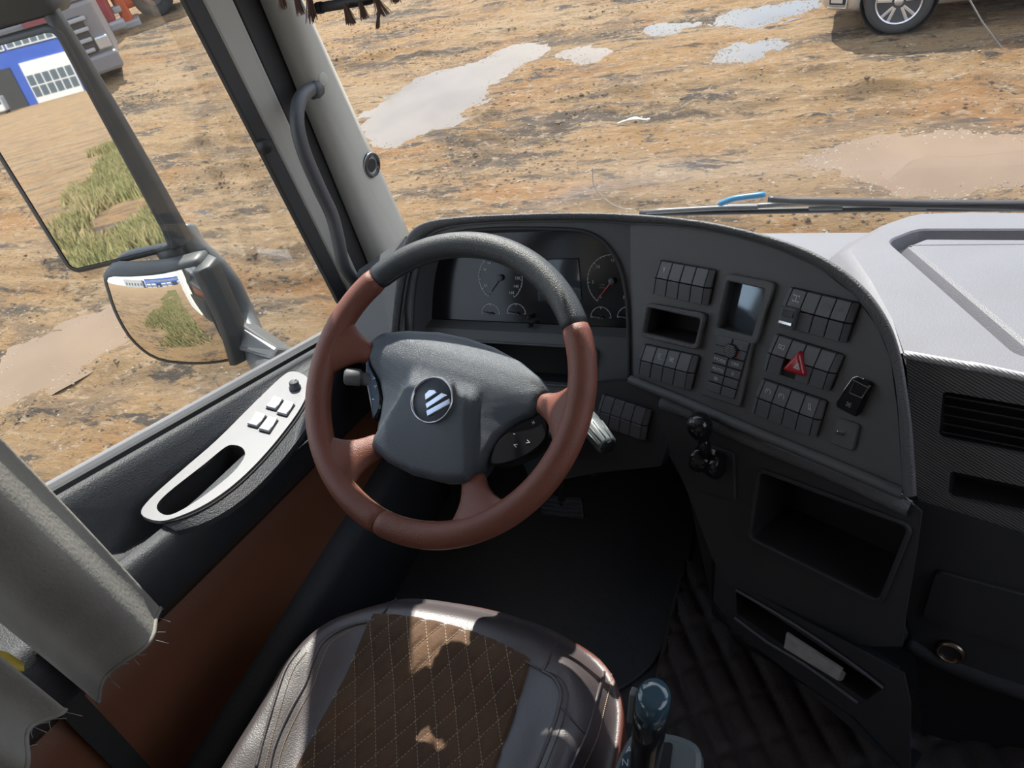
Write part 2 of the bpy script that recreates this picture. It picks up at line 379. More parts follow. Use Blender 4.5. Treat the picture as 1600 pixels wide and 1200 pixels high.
# roof rail over the door and the wall behind it
tag(mesh('wall_left', [(-1.16, -1.4, -1.5), (-1.16, -.62, -1.5), (-1.16, -.62, .32), (-1.16, 1.08, .30), (-1.16, 1.08, .6), (-1.16, -1.4, .6)] + [(-1.08, y, z) for y, z in ((-1.4, -1.5), (-.62, -1.5), (-.62, .32), (1.08, .30), (1.08, .6), (-1.4, .6))],
         [(0, 1, 2, 5), (2, 3, 4, 5), (6, 7, 8, 11), (8, 9, 10, 11), (0, 1, 7, 6), (1, 2, 8, 7), (2, 3, 9, 8), (3, 4, 10, 9), (4, 5, 11, 10), (5, 0, 6, 11)], 'headliner'), 'pale side wall behind the left door window', kind='structure')

# ---------------------------------------------------------------- left door: inner panel
AP = Fr((-1.0, .455, -.784), w=(0, .409, -.086), u=(-1, 0, .10))      # the slanting arm rest plane; n points up
if AP.n.z < 0: AP = Fr((-1.0, .455, -.784), w=(0, -.409, .086), u=(-1, 0, .10))
def arz(y, x=-1.0): return -.784 - .2103*(y-.455) - .10*(x+1.0)
ys = [-.62 + i*.06 for i in range(31)]
ys = [y for y in ys if y <= 1.16]
def inner(y):           # inner edge of the arm rest
    pts = [(-.62, -.955), (0, -.950), (.30, -.945), (.50, -.938), (.66, -.945), (.78, -.965), (.90, -.995), (1.0, -1.02), (1.2, -1.03)]
    for (a, b), (c, d) in zip(pts, pts[1:]):
        if y <= c: t = (y-a)/(c-a); t = t*t*(3-2*t); return lerp(b, d, t)
    return pts[-1][1]
def sm0(a, b, x): t = max(0, min(1, (x-a)/(b-a))); return t*t*(3-2*t)
def prof(y):
    s = sill(y); xi = inner(y); za = arz(y, -1.03); zi = arz(y, xi)
    za = min(za, s-.012); g = sm0(.36, .42, y)*sm0(.80, .74, y)
    return [(-1.10, s-.012), (-1.098, s), (-1.066, s), (-1.060, s-.006), (-1.052, s-.02), (-1.044, lerp(s, za, .8)), (-1.038, za), (-1.034, za-.055*g), (xi-.030, zi-.055*g), (xi-.020, zi), (xi, zi-.012), (xi-.003, zi-.06), (xi-.02, zi-.12), (-1.012, zi-.17), (-1.042, zi-.205)]
rings = [[V((x, y, z)) for x, z in prof(y)] for y in ys]
loft('upper_panel', rings, 'door_black', door, caps=(False, False), closed=False, mods=[('SOLIDIFY', dict(thickness=.004))])
def lowp(y):
    zi = arz(y, inner(y)); t = max(0, min(1, (y-.2)/.8))
    return [(-1.047, zi-.200), (-1.037, zi-.215), (-1.030, zi-.25), (-1.032, -1.16), (-1.022, -1.22)]
loft('brown_insert', [[V((x, y, z)) for x, z in lowp(y)] for y in ys], 'door_brown', door, caps=(False, False), closed=False)
def pock(y): return [(-1.022, -1.215), (-.985, -1.222), (-.975, -1.25), (-.985, -1.50), (-1.07, -1.50)]
loft('door_pocket', [[V((x, y, z)) for x, z in pock(y)] for y in ys], 'door_black', door, caps=(True, True), closed=False)
# bright beading along the sill
loft('sill_strip', [[V((x, y, sill(y)+dz)) for x, dz in ((-1.114, .001), (-1.114, .008), (-1.098, .010), (-1.092, .004))] for y in ys], 'silver_plate', door, smooth=False)
loft('sill_seal', [[V((x, y, sill(y)+dz)) for x, dz in ((-1.088, .0), (-1.087, .008), (-1.076, .008), (-1.074, .0))] for y in ys], 'rubber', door, smooth=False)
# silver switch plate with the pull recess
def apx(x, y): return AP.st(x, y, .004)
po = [(222, 806), (236, 782), (286, 737), (340, 690), (395, 635), (440, 592), (458, 583), (478, 590), (484, 606), (470, 640), (440, 682), (404, 724), (366, 760), (325, 789), (285, 808), (250, 817)]
outer = spl2([apx(*p) for p in po], 4, True)
pi = [(246, 796), (262, 774), (320, 728), (352, 702), (366, 698), (380, 703), (383, 716), (366, 740), (330, 770), (290, 797), (262, 808)]
hole = spl2([apx(*p) for p in pi], 4, True)
sp = holed('switch_plate', AP, outer, [hole], .008, 'silver_plate', door, thick=.006)
n = len(hole)
loft('pull_recess', [[AP.p(a, b, .0075) for a, b in hole], [AP.p(a, b, -.045) for a, b in hole]], 'deep_black', door, caps=(False, True), smooth=False)
gr = spl2([apx(*p) for p in po[8:]], 4)
tube('plate_groove', [AP.p(a, b-.004, .0035) for a, b in gr], .0022, 'gap_black', door, sides=6)
skirt = [AP.p(a, b-.006, .003) for a, b in gr]; low = [p + V((.018, 0, -.012)) for p in skirt]
loft('silver_skirt', [[skirt[i], low[i], low[i]+V((0, 0, -.01)), skirt[i]+V((0, 0, -.01))] for i in range(len(skirt))], 'door_black', door, smooth=False)
SW = [((428, 621), (442, 625), (431, 641), (416, 637)), ((446, 628), (460, 632), (448, 650), (433, 646)), ((401, 646), (416, 650), (402, 668), (387, 664)), ((420, 653), (434, 656), (421, 676), (405, 672))]
for k, q in enumerate(SW):
    qq = [AP.st(*p, .010) for p in q]
    w0 = plate('window_switch_well', AP, rpoly(inset(qq, -.0018), .002), .006, .0086, 'gap_black', door, ch=.0002)
    a, b, c, d = qq
    m1 = bil(qq, 0, .55); m2 = bil(qq, 1, .55)
    vs = [AP.p(*a, .008), AP.p(*b, .008), AP.p(*c, .008), AP.p(*d, .008), AP.p(*a, .0145), AP.p(*b, .0145), AP.p(*m2, .0125), AP.p(*m1, .0125), AP.p(*c, .0150), AP.p(*d, .0150)]
    mesh('window_switch', vs, [(4, 5, 6, 7), (7, 6, 8, 9), (0, 1, 5, 4), (3, 2, 8, 9), (0, 4, 7, 9, 3), (1, 5, 6, 8, 2)], 'satin_metal', door, mods=[BEV(.0008)])
kq = AP.px(461, 606, .010); kn = AP.n
kb = lathe('mirror_knob', kq, kn, [(.0115, -.004), (.0115, .003), (.0095, .004), (.0095, .013), (.0085, .0145), (0, .0145)], 'plastic', door, seg=28)
box('knob_pointer', kq + kn*.0148 + V((-.0006, 0, -.0004)), kq + kn*.0148 + V((.0006, .008, .0006)), 'icon', kb)
# inner door pull peeking out beside the wheel
tube('door_pull', cat_rom([onx(*p, -.93) for p in ((455, 690), (462, 702), (470, 698), (484, 686))], 4), .0035, 'chrome', door, sides=8)

# grab handle on the pillar
gh = thing('grab_handle', 'dark grey curved grab handle bolted to the cream pillar', 'grab handle', onx(550, 440, -1.0))
hp = [PF.px(496, 148, -.002), onx(486, 140, -1.0), onx(469, 155, -.99), onx(464, 190, -.985), onx(474, 235, -.985), onx(497, 290, -.985), onx(518, 335, -.985), onx(528, 372, -.985), onx(537, 415, -.99), onx(550, 438, -1.005), onx(556, 452, -1.02)]
tube('grip', cat_rom(hp, 6), .0135, 'handle_grey', gh, sides=16)
lathe('mounting_foot', PF.px(494, 140, -.002), PF.n, [(.016, -.003), (.016, .004), (.013, .008), (.011, .012)], 'handle_grey', gh, seg=20)
# ================================================================ dashboard
dash = thing('dashboard', 'black wraparound dashboard with switch banks and instrument cluster', 'dashboard', (-.1, 1.2, -1.45))
A = Fr(ray(1067, 440)*1.2, 25, 25)              # switch fascia turned towards the driver
B = Fr((-.359, 1.014, -.74), 0, 27.46)          # cluster surround, facing straight back
D = Fr((-.15, .86, -.89), 21, 17)               # lower dash
C = Fr((.0478, .864, -.7115), 10, 8)               # centre vent panel
# --- fascia plates
SCR = [A.st(*p) for p in ((1141, 438), (1200, 451), (1178, 526), (1125, 511))]
PKI = [A.st(*p) for p in ((1018, 479), (1100, 497), (1090, 538), (1010, 519))]
ao = [(985, 349), (1040, 351), (1120, 362), (1210, 387), (1280, 419), (1335, 462), (1371, 512), (1391, 560), (1402, 640), (1411, 768), (1300, 722), (1200, 681), (1100, 639), (985, 592)]
holed('switch_fascia', A, A.sts(ao), [rpoly(PKI, .006), rpoly(SCR, .003)], 0, 'plastic', dash, thick=.012)
bo = [(985, 349), (900, 346), (800, 347), (720, 352), (680, 362), (655, 380), (640, 402), (630, 470), (625, 600), (985, 592)]
# cluster opening, symmetric about the wheel
CL = [(648, 640), (645, 520), (650, 440), (664, 396), (690, 372), (730, 361), (800, 357), (870, 358), (910, 361), (938, 373), (958, 395), (972, 425), (980, 470), (983, 530), (983, 590)]
clo = spl2(B.sts(CL), 4)
clo_l = [q for q in clo]
# surround built as a ring between outer rim and opening
outl = [(600, 640), (610, 520), (626, 440), (640, 396), (660, 364), (720, 349), (800, 345), (870, 345), (915, 346), (945, 348), (965, 349), (985, 350), (985, 440), (985, 530), (985, 592)]
oo = spl2(B.sts(outl), 4)
rings = [[B.p(*q, 0) for q in oo], [B.p(*q, 0) for q in clo], [B.p(*q, -.075) for q in clo]]
loft('cluster_surround', rings, 'plastic', dash, caps=(False, False), closed=False, smooth=False)
tube('cluster_rim', [B.p(*q, .002) for q in clo], .0035, 'plastic_soft', dash, sides=8)
# --- instrument cluster
TC0 = B.st(905, 509, -.071)[1]
cl = plate('instrument_cluster', B, [(B.st(630, 512, -.072)[0], TC0), (B.st(1010, 512, -.072)[0], TC0), B.st(1010, 356, -.072), B.st(705, 356, -.072), B.st(655, 392, -.072)], -.085, -.071, 'gloss_black', dash)
L0 = -.0705; TCL = B.st(905, 509, -.071)[1]
def ticks(parent, cx, cy, r, a0, a1, n, big, m='icon', wl=.0042, ws_=.0025):
    for i in range(n+1):
        a = R_(lerp(a0, a1, i/n)); lg = wl if i % big == 0 else ws_; wd = .0005 if i % big == 0 else .0003
        dx, dy = math.cos(a), math.sin(a); px_, py_ = -dy*wd, dx*wd
        q = [(cx+dx*r+px_, cy+dy*r+py_), (cx+dx*(r-lg)+px_, cy+dy*(r-lg)+py_), (cx+dx*(r-lg)-px_, cy+dy*(r-lg)-py_), (cx+dx*r-px_, cy+dy*r-py_)]
        yield q
def gauge(cpx, r, a0, a1, n, big, needle_a, nums, nm='icon', needle_m='needle_red', nsize=.0075):
    cx, cy = B.st(*cpx, L0)
    arc = circ(r, 36, cx, cy, a0, a1); arc2 = circ(r-.0009, 36, cx, cy, a0, a1)
    qs = [[arc[i], arc[i+1], arc2[i+1], arc2[i]] for i in range(36)] + list(ticks(None, cx, cy, r, a0, a1, n, big))
    vs = [B.p(*p, L0+.0006) for q in qs for p in q]; fs = [tuple(range(4*i, 4*i+4)) for i in range(len(qs))]
    mesh('gauge_scale', vs, fs, nm, cl)
    a = R_(needle_a); dx, dy = math.cos(a), math.sin(a)
    t0, t1 = -.006, r*.96
    q = [(cx+dx*t0-dy*.0012, cy+dy*t0+dx*.0012), (cx+dx*t0+dy*.0012, cy+dy*t0-dx*.0012), (cx+dx*t1+dy*.0005, cy+dy*t1-dx*.0005), (cx+dx*t1-dy*.0005, cy+dy*t1+dx*.0005)]
    plate('needle', B, q, L0+.004, L0+.0055, needle_m, cl, ch=.0002)
    lathe('needle_hub', B.p(cx, cy, L0), B.n, [(r*.13, 0), (r*.13, .006), (r*.10, .0075), (0, .0075)], 'plastic', cl, seg=18)
    for i, s in enumerate(nums):
        if s is None: continue
        a = R_(lerp(a0, a1, i/(len(nums)-1))); k = r - .0105
        text('numeral', s, B.p(cx + math.cos(a)*k, cy + math.sin(a)*k, L0+.0006), B.w, B.u, nsize, nm, cl)
gauge((782, 434), .046, 232, -52, 36, 3, 231, ['0', '20', '40', '60', '80', '100', '120', '140'][:1] + ['20', None, '40', '60', '80', '100', '110', '120', '130', '140', '160'], needle_m='icon_dim')
gauge((957, 439), .047, 232, -52, 30, 5, 231, ['0', '5', '10', '15', '20', '25', '30'])
text('caption', 'x100\nr/min', B.p(B.st(941, 447, L0)[0], B.st(941, 447, L0)[1], L0+.0006), B.w, B.u, .005, 'icon_dim', cl)
for p in ((767, 490), (807, 490), (939, 496), (981, 496)): gauge(p, .0195, 180, 0, 4, 2, 172, [], needle_m='icon_dim')
# screen between the dials, hood lip and lens
q = [B.st(*p, L0) for p in ((838, 405), (905, 403), (910, 470), (842, 472))]
plate('trip_display', B, rpoly(q, .003), L0-.002, L0+.0015, 'screen', cl)
bx0 = (B.st(650, 512, -.07)[0], TCL); bx1 = (B.st(1006, 512, -.07)[0], TCL)
mesh('cluster_sill', [B.p(bx0[0]-.03, bx0[1], -.070), B.p(bx1[0]+.03, bx1[1], -.070), B.p(bx1[0]+.03, bx1[1]-.012, -.045), B.p(bx0[0]-.03, bx0[1]-.012, -.045), B.p(bx1[0]+.03, bx1[1]-.012, -.08), B.p(bx0[0]-.03, bx0[1]-.012, -.08)],
     [(0, 1, 2, 3), (3, 2, 4, 5), (0, 3, 5), (1, 4, 2), (0, 5, 4, 1)], 'plastic', dash)
# lower bin under the dials, with its rounded rim
sl0 = bx0[1]-.012
LB = [(bx0[0]-.03, sl0), (bx1[0]+.03, sl0), (bx1[0]+.03, sl0-.16), (bx0[0]-.03, sl0-.16)]
binq = rpoly([B.st(*p, -.05) for p in ((735, 541), (935, 543), (922, 590), (700, 640))], .012, 5)
binq = rpoly([(B.st(735, 541, -.05)[0], sl0-.024), (B.st(936, 543, -.05)[0], sl0-.024), (B.st(936, 543, -.05)[0]-.02, sl0-.095), (B.st(735, 541, -.05)[0]-.03, sl0-.095)], .014, 5)
holed('cluster_lower_panel', B, LB, [binq], -.046, 'plastic', dash, thick=.004)
bezel('bin_rim', B, inset(binq, -.004), binq, -.046, -.041, -.06, 'plastic_grain', dash, ch=.001)
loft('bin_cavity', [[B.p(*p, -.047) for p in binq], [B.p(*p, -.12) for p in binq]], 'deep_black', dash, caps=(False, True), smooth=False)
lathe('trip_button', B.px(829, 495, -.066), B.n, [(.004, -.004), (.004, .010), (.003, .012), (0, .012)], 'gap_black', dash, seg=14)
lathe('trip_button', B.px(829, 508, -.056), B.n, [(.004, -.004), (.004, .008), (.003, .010), (0, .010)], 'gap_black', dash, seg=14)

# --- padded hood running round the fascia
ho = [(600, 640), (610, 520), (618, 440), (626, 395), (640, 362), (668, 345), (720, 338), (800, 334), (860, 332), (930, 332)]
hoA = [(985, 334), (1040, 338), (1120, 349), (1220, 374), (1290, 404), (1346, 445), (1384, 495), (1404, 545), (1415, 600), (1425, 680), (1431, 775)]
hi_ = [(612, 640), (622, 520), (632, 445), (642, 404), (656, 379), (682, 360), (722, 351), (800, 346), (860, 345), (930, 345)]
hiA = [(985, 349), (1040, 351), (1120, 362), (1210, 387), (1280, 419), (1335, 462), (1371, 512), (1391, 560), (1402, 620), (1407, 690), (1412, 775)]
LIFT = .022
eo = [B.px(*p, LIFT) for p in ho] + [A.px(*p, LIFT) for p in hoA]; ei = [B.px(*p, LIFT*.55) for p in hi_] + [A.px(*p, LIFT*.55) for p in hiA]
fi = [B.px(*p, -.002) for p in hi_] + [A.px(*p, -.002) for p in hiA]
nn = [B.n]*len(ho) + [A.n]*len(hoA)
eo, ei, fi, nn = cat_rom(eo, 5), cat_rom(ei, 5), cat_rom(fi, 5), cat_rom(nn, 5)
BKD = V((0, .66, -.80)); rings = []
for a, b, f, n_ in zip(eo, ei, fi, nn):
    d = (a-b).normalized(); m_ = (a+b)/2 + n_*.005
    rings.append([f, b, b + (m_-b)*.5 + n_*.003, m_, a + (m_-a)*.4 + n_*.002, a, a - n_*.004 + d*.002 + BKD*.006, a + BKD*.03, a + BKD*.09])
loft('hood_pad', rings, 'plastic_grain', dash, caps=(False, False), closed=False, mods=[SUB1])
tube('hood_bead', [b - n_*.006 for b, n_ in zip(ei, nn)], .0028, 'plastic', dash, sides=8)
# --- decks behind the hood
def zl(y): return -.85 - .2*(y-1.3)
vs = [(-1.0, 1.10, -.80), (-.30, 1.13, -.815), (-.12, 1.05, -.80), (.05, .95, -.78), (.30, .93, -.79), (.30, 1.42, zl(1.42)), (-.3, 1.42, zl(1.42)), (-1.0, 1.36, -.93), (-1.0, 1.10, -.95), (.30, .93, -.95), (.3, 1.42, -1.1), (-1.0, 1.36, -1.1)]
mesh('lower_deck', vs, [(0, 1, 6, 7), (1, 2, 5, 6), (2, 3, 4, 5), (7, 6, 5, 10, 11), (0, 7, 11, 8)], 'deck_grey', dash)
DK = Fr((.05, .9, -.75), w=(1, 0, 0), u=(0, 1, -.16))
do = [(1411, 552), (1395, 500), (1362, 440), (1330, 392), (1345, 378), (1400, 348), (1440, 334), (1520, 332), (1600, 333)]
D2 = DK.sts(do); xr = .95
yb = D2[-1][1]
fe = [DK.st(1600, 583), DK.st(1520, 568)]
_ct = [C.p(.62, -.056), C.px(1600, 592), C.px(1505, 573), C.px(1426, 561)]; fe = [((p-DK.P0).dot(DK.w), (p-DK.P0).dot(DK.u)+.006) for p in _ct]
outd = D2[1:] + [(xr, yb), (xr, fe[0][1]-.035)] + fe
rec = rpoly([DK.st(1384, 376), DK.st(1432, 357), DK.st(1600, 357), (xr-.06, DK.st(1600, 357)[1]), (xr-.06, DK.st(1590, 556)[1]), DK.st(1590, 558)], .02, 4)
holed('tray_deck', DK, outd, [rec], 0, 'deck_grey', dash, thick=.008)
fl = inset(rec, .02)
loft('tray_shadow_groove', [[DK.p(*p, .0) for p in rec], [DK.p(*p, -.003) for p in inset(rec, .003)], [DK.p(*p, -.026) for p in inset(rec, .008)], [DK.p(*p, -.030) for p in inset(rec, .016)], [DK.p(*p, -.010) for p in inset(rec, .030)], [DK.p(*p, -.006) for p in inset(rec, .036)]], 'deck_grey', dash, caps=(False, True), smooth=False)  # groove round the tray, shaped so its sides imitate cast shadow bands
fk = [DK.p(*q, .0) for q in D2[:7]]; fm_ = [DK.p(*q, -.002) + V((-.022, .004, -.006)) for q in D2[:7]]; fz = [p + V((-.06, .02, -.055)) for p in fk]
loft('deck_flank', [[fk[i], fm_[i], fz[i]] for i in range(7)], 'deck_grey', dash, caps=(False, False), closed=False)
# --- centre vent panel
ct = [(.003, -.006), (.141, -.013), (.60, -.03), (.60, -.30), (.187, -.271), (.047, -.256)]
cp = [C.st(1415, 557), C.st(1505, 574), C.st(1600, 593), (.62, -.06), (.62, -.36), C.st(1600, 837), C.st(1510, 808), C.st(1450, 791), C.st(1433, 778), C.st(1426, 700)]
v1 = [C.st(*p) for p in ((1473, 611), (1600, 634), (1600, 712), (1465, 685))]
v2 = [C.st(*p) for p in ((1485, 736), (1600, 760), (1600, 802), (1480, 777))]
for v in (v1, v2):
    for k in (1, 2): v[k] = (v[k][0] + (.075 if v is v1 else .075), v[k][1])
holed('vent_panel', C, cp, [rpoly(v1, .008), rpoly(v2, .006)], 0, 'plastic_weave', dash, thick=.01)
loft('vent_cavity', [[C.p(*p, -.006) for p in rpoly(v1, .008)], [C.p(*p, -.045) for p in rpoly(v1, .008)]], 'deep_black', dash, caps=(False, True), smooth=False)
loft('slot_cavity', [[C.p(*p, -.006) for p in rpoly(v2, .006)], [C.p(*p, -.05) for p in rpoly(v2, .006)]], 'deep_black', dash, caps=(False, True), smooth=False)
for k in range(5):
    a, b = bil(v1, .02, (k+.6)/5.3), bil(v1, .98, (k+.6)/5.3)
    A3, B3 = C.p(*a, -.004), C.p(*b, -.004); dn = C.u*-.010 - C.n*.012; th = C.u*.0016
    loft('vent_slat', [[A3, A3+dn, A3+dn-th, A3-th], [B3, B3+dn, B3+dn-th, B3-th]], 'plastic_soft', dash, smooth=False)
ridge = [C.p(*C.st(*p), .0) for p in ((1412, 556), (1505, 573), (1600, 592))] + [C.p(.62, -.058, 0)]
tube('panel_edge', [p + C.n*.001 + C.u*.003 for p in cat_rom(ridge, 4)], .0055, 'silver_weave', dash, sides=10)

# --- lower dash: knee panel, leather edge, cubby, console
def dst(*p): return D.st(*p)
cub = rpoly([D.st(*p) for p in ((1190, 736), (1420, 822), (1374, 936), (1174, 838))], .010)
lo = [D.st(1033, 616), D.st(1100, 642), D.st(1200, 684), D.st(1300, 725), D.st(1410, 774), D.st(1440, 800), D.st(1432, 860), D.st(1415, 960), D.st(1410, 1010), D.st(1330, 1010), D.st(1130, 905), D.st(1112, 870), D.st(1075, 770), D.st(1046, 700)]
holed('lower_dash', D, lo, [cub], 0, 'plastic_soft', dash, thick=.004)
bezel('cubby_frame', D, inset(cub, -.007), cub, -.002, .006, -.02, 'plastic_soft', dash, ch=.002)
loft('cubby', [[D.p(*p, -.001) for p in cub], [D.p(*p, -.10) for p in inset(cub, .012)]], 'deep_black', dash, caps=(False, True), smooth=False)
# ledge trim under the fascia
eg = [A.px(*p, .004) for p in ((985, 592), (1050, 618), (1100, 640), (1200, 682), (1300, 723), (1411, 770))]
loft('ledge_trim', [[p + A.u*.007, p + A.n*.007 + A.u*.004, p + A.n*.008 - A.u*.004, p - A.u*.010, p - A.n*.02 - A.u*.012] for p in eg], 'plastic', dash, caps=(False, False), closed=False, smooth=True)
ed = [D.px(*p, 0) for p in ((1035, 628), (1100, 654), (1180, 690), (1260, 722), (1330, 752), (1420, 795))]
tube('padded_edge', cat_rom(ed, 4), .012, 'plastic_grain', dash, sides=12)
# knee panel left of the seam, turning into the footwell
kp = [D.st(1028, 615), D.st(985, 598), D.st(920, 600), D.st(850, 640), D.st(800, 690), D.st(830, 760), D.st(930, 740), D.st(1030, 730), D.st(1040, 700)]
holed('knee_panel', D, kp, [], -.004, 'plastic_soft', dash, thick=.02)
BK = [D.st(*p) for p in ((938, 617), (1016, 642), (1011, 685), (928, 655))]
mesh('under_dash', [D.px(1040, 700, -.02), D.px(1075, 770, -.02), D.px(1112, 870, -.02), (-.16, 1.40, -1.45), (-.30, 1.42, -1.05), (-1.0, 1.42, -1.05), (-1.0, 1.15, -.98), D.px(800, 700, -.02), D.px(930, 745, -.02)], [(0, 1, 2, 3, 4), (0, 4, 5, 6, 7, 8)], 'deep_black', dash)
# dash end by the door
mesh('dash_end', [(-.80, 1.07, -.66), (-.805, .93, -.86), (-.82, .98, -1.0), (-1.02, 1.05, -1.0), (-1.03, 1.02, -.86), (-1.02, 1.16, -.80), (-.80, 1.12, -.70), (-1.02, 1.34, -.93), (-.8, 1.34, -.93)], [(0, 1, 4, 5), (1, 2, 3, 4), (0, 5, 7, 8, 6)], 'plastic', dash)
lathe('side_vent', V((-.90, 1.05, -.79)), (0.05, -.85, .5), [(.045, -.01), (.045, .012), (.038, .014), (.034, .004), (0, .004)], 'plastic_soft', dash, seg=28)
# centre console below the cubby: slot with shelf, kick panel
E_ = Fr(D.px(1130, 915), 27, 14)
co = [E_.st(*p) for p in ((1116, 880), (1128, 905), (1330, 1012), (1410, 1055), (1420, 1100), (1420, 1215), (1330, 1120), (1240, 1060), (1150, 990), (1112, 940))]
slot = rpoly([E_.st(*p) for p in ((1148, 924), (1378, 1078), (1352, 1098), (1148, 962))], .006)
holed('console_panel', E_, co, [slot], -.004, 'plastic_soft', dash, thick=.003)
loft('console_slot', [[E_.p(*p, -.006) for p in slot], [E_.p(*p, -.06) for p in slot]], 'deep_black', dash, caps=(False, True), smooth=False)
lt = [E_.px(*p, -.001) for p in ((1148, 965), (1200, 1004), (1260, 1040), (1340, 1098))]
tube('slot_lip', cat_rom(lt, 3), .003, 'plastic', dash, sides=6)
lt = [E_.px(*p, .001) for p in ((1150, 922), (1240, 975), (1330, 1036), (1380, 1075))]
tube('slot_lip', cat_rom(lt, 3), .0025, 'plastic', dash, sides=6)
mesh('console_side', [D.px(1075, 770, -.012), D.px(1112, 870, -.012), E_.px(1112, 940, -.01), E_.px(1150, 990, -.01), onz(1112, 960, FLOOR_Z), onz(1110, 880, FLOOR_Z) + V((0, .25, 0))], [(0, 1, 2, 5), (2, 3, 4, 5)], 'deep_black', dash)
mesh('console_kick', [E_.px(1112, 940, -.006), E_.px(1150, 990, -.006), E_.px(1240, 1060, -.006), E_.px(1330, 1120, -.006), E_.px(1420, 1215, -.006), V((.15, .72, FLOOR_Z)), V((.02, .76, FLOOR_Z)), V((-.2, .86, FLOOR_Z))], [(0, 1, 2, 3, 4, 5, 6, 7)], 'plastic_soft', dash)
# lower centre: lid, socket, rolled lower edge
H = Fr(C.px(1440, 793, .002), 12, 12)
lc = [H.st(*p) for p in ((1434, 782), (1510, 806), (1600, 836))] + [(.6, H.st(1600, 836)[1]-.06), (.6, H.st(1600, 1080)[1])] + [H.st(*p) for p in ((1600, 1080), (1520, 1050), (1430, 1012), (1415, 960), (1425, 880))]
holed('lower_centre', H, lc, [], 0, 'plastic_soft', dash, thick=.002)
lid = rpoly([H.st(*p) for p in ((1462, 888), (1640, 935), (1650, 1028), (1440, 962))], .012)
plate('lid', H, lid, 0, .006, 'plastic_soft', dash, ch=.002)
el = [H.p(*H.st(*p), -.006) for p in ((1415, 1005), (1470, 1034), (1540, 1062), (1600, 1082), (1700, 1120))]
tube('rolled_edge', cat_rom(el, 4), .016, 'plastic_soft', dash, sides=12)
mesh('console_base', [H.px(1430, 1020, -.03), H.p(.6, H.st(1600, 1080)[1], -.03), V((.8, .80, FLOOR_Z)), V((.15, .74, FLOOR_Z))], [(0, 1, 2, 3)], 'deep_black', dash)
sk = H.px(1485, 1018, .002)
sck = lathe('power_socket', sk, H.n, [(.0215, -.004), (.0215, .003), (.0185, .006), (.0165, .0065), (.0155, .005), (.0155, -.03), (0, -.03)], 'satin_brown', dash, seg=32)
lathe('blank_plug', H.px(1397, 985, .0), H.n, [(.020, -.004), (.020, .003), (.016, .005), (.006, .004), (0, .006)], 'plastic_soft', dash, seg=28)
# solid core behind the panels, keeps daylight out
box('dash_core', (-.98, 1.16, -1.02), (1.0, 1.40, -.93), 'deep_black', dash)
box('dash_core', (.14, .96, -1.45), (1.0, 1.40, -.95), 'deep_black', dash)

# --- switch banks
def bank(q, parent=dash, fr=A, special=None, icons=(), lift=.001):
    st = [fr.st(*p, .006) for p in q]
    base = plate('switch_bank', fr, rpoly(st, .006), 0.0, lift+.003, 'gap_black', parent)
    cols = [0, .085, .292, .5, .708, .915, 1]
    for r in (0, 1):
        v0, v1_ = (0.0, .49) if r == 0 else (.51, 1.0)
        for k in range(6):
            u0, u1 = cols[k], cols[k+1]; g = .006; gv = .008
            if special and (k, r) in special: continue
            qd = [bil(st, u0+g, v0+gv), bil(st, u1-g, v0+gv), bil(st, u1-g, v1_-gv), bil(st, u0+g, v1_-gv)]
            hl = [.0085, .0085, .0125, .0125] if r == 0 else [.0125, .0125, .0085, .0085]
            if k == 0: hl = [hl[0]-.005, hl[1], hl[2], hl[3]-.005]
            if k == 5: hl = [hl[0], hl[1]-.005, hl[2]-.005, hl[3]]
            vs = [fr.p(*p, lift+.002) for p in qd] + [fr.p(*p, lift+h) for p, h in zip(qd, hl)]
            mesh('switch' if 0 < k < 5 else 'end_cap', vs, [(3, 2, 1, 0), (4, 5, 6, 7), (0, 1, 5, 4), (1, 2, 6, 5), (2, 3, 7, 6), (3, 0, 4, 7)], 'switch', base, mods=[BEV(.0007, 1)])
    for (k, r, kind, m) in icons:
        u = (cols[k]+cols[k+1])/2; v = .24 if r == 0 else .76; cx, cy = bil(st, u, v); icon(kind, fr, cx, cy, lift+.0114, m, base)
    return base, st
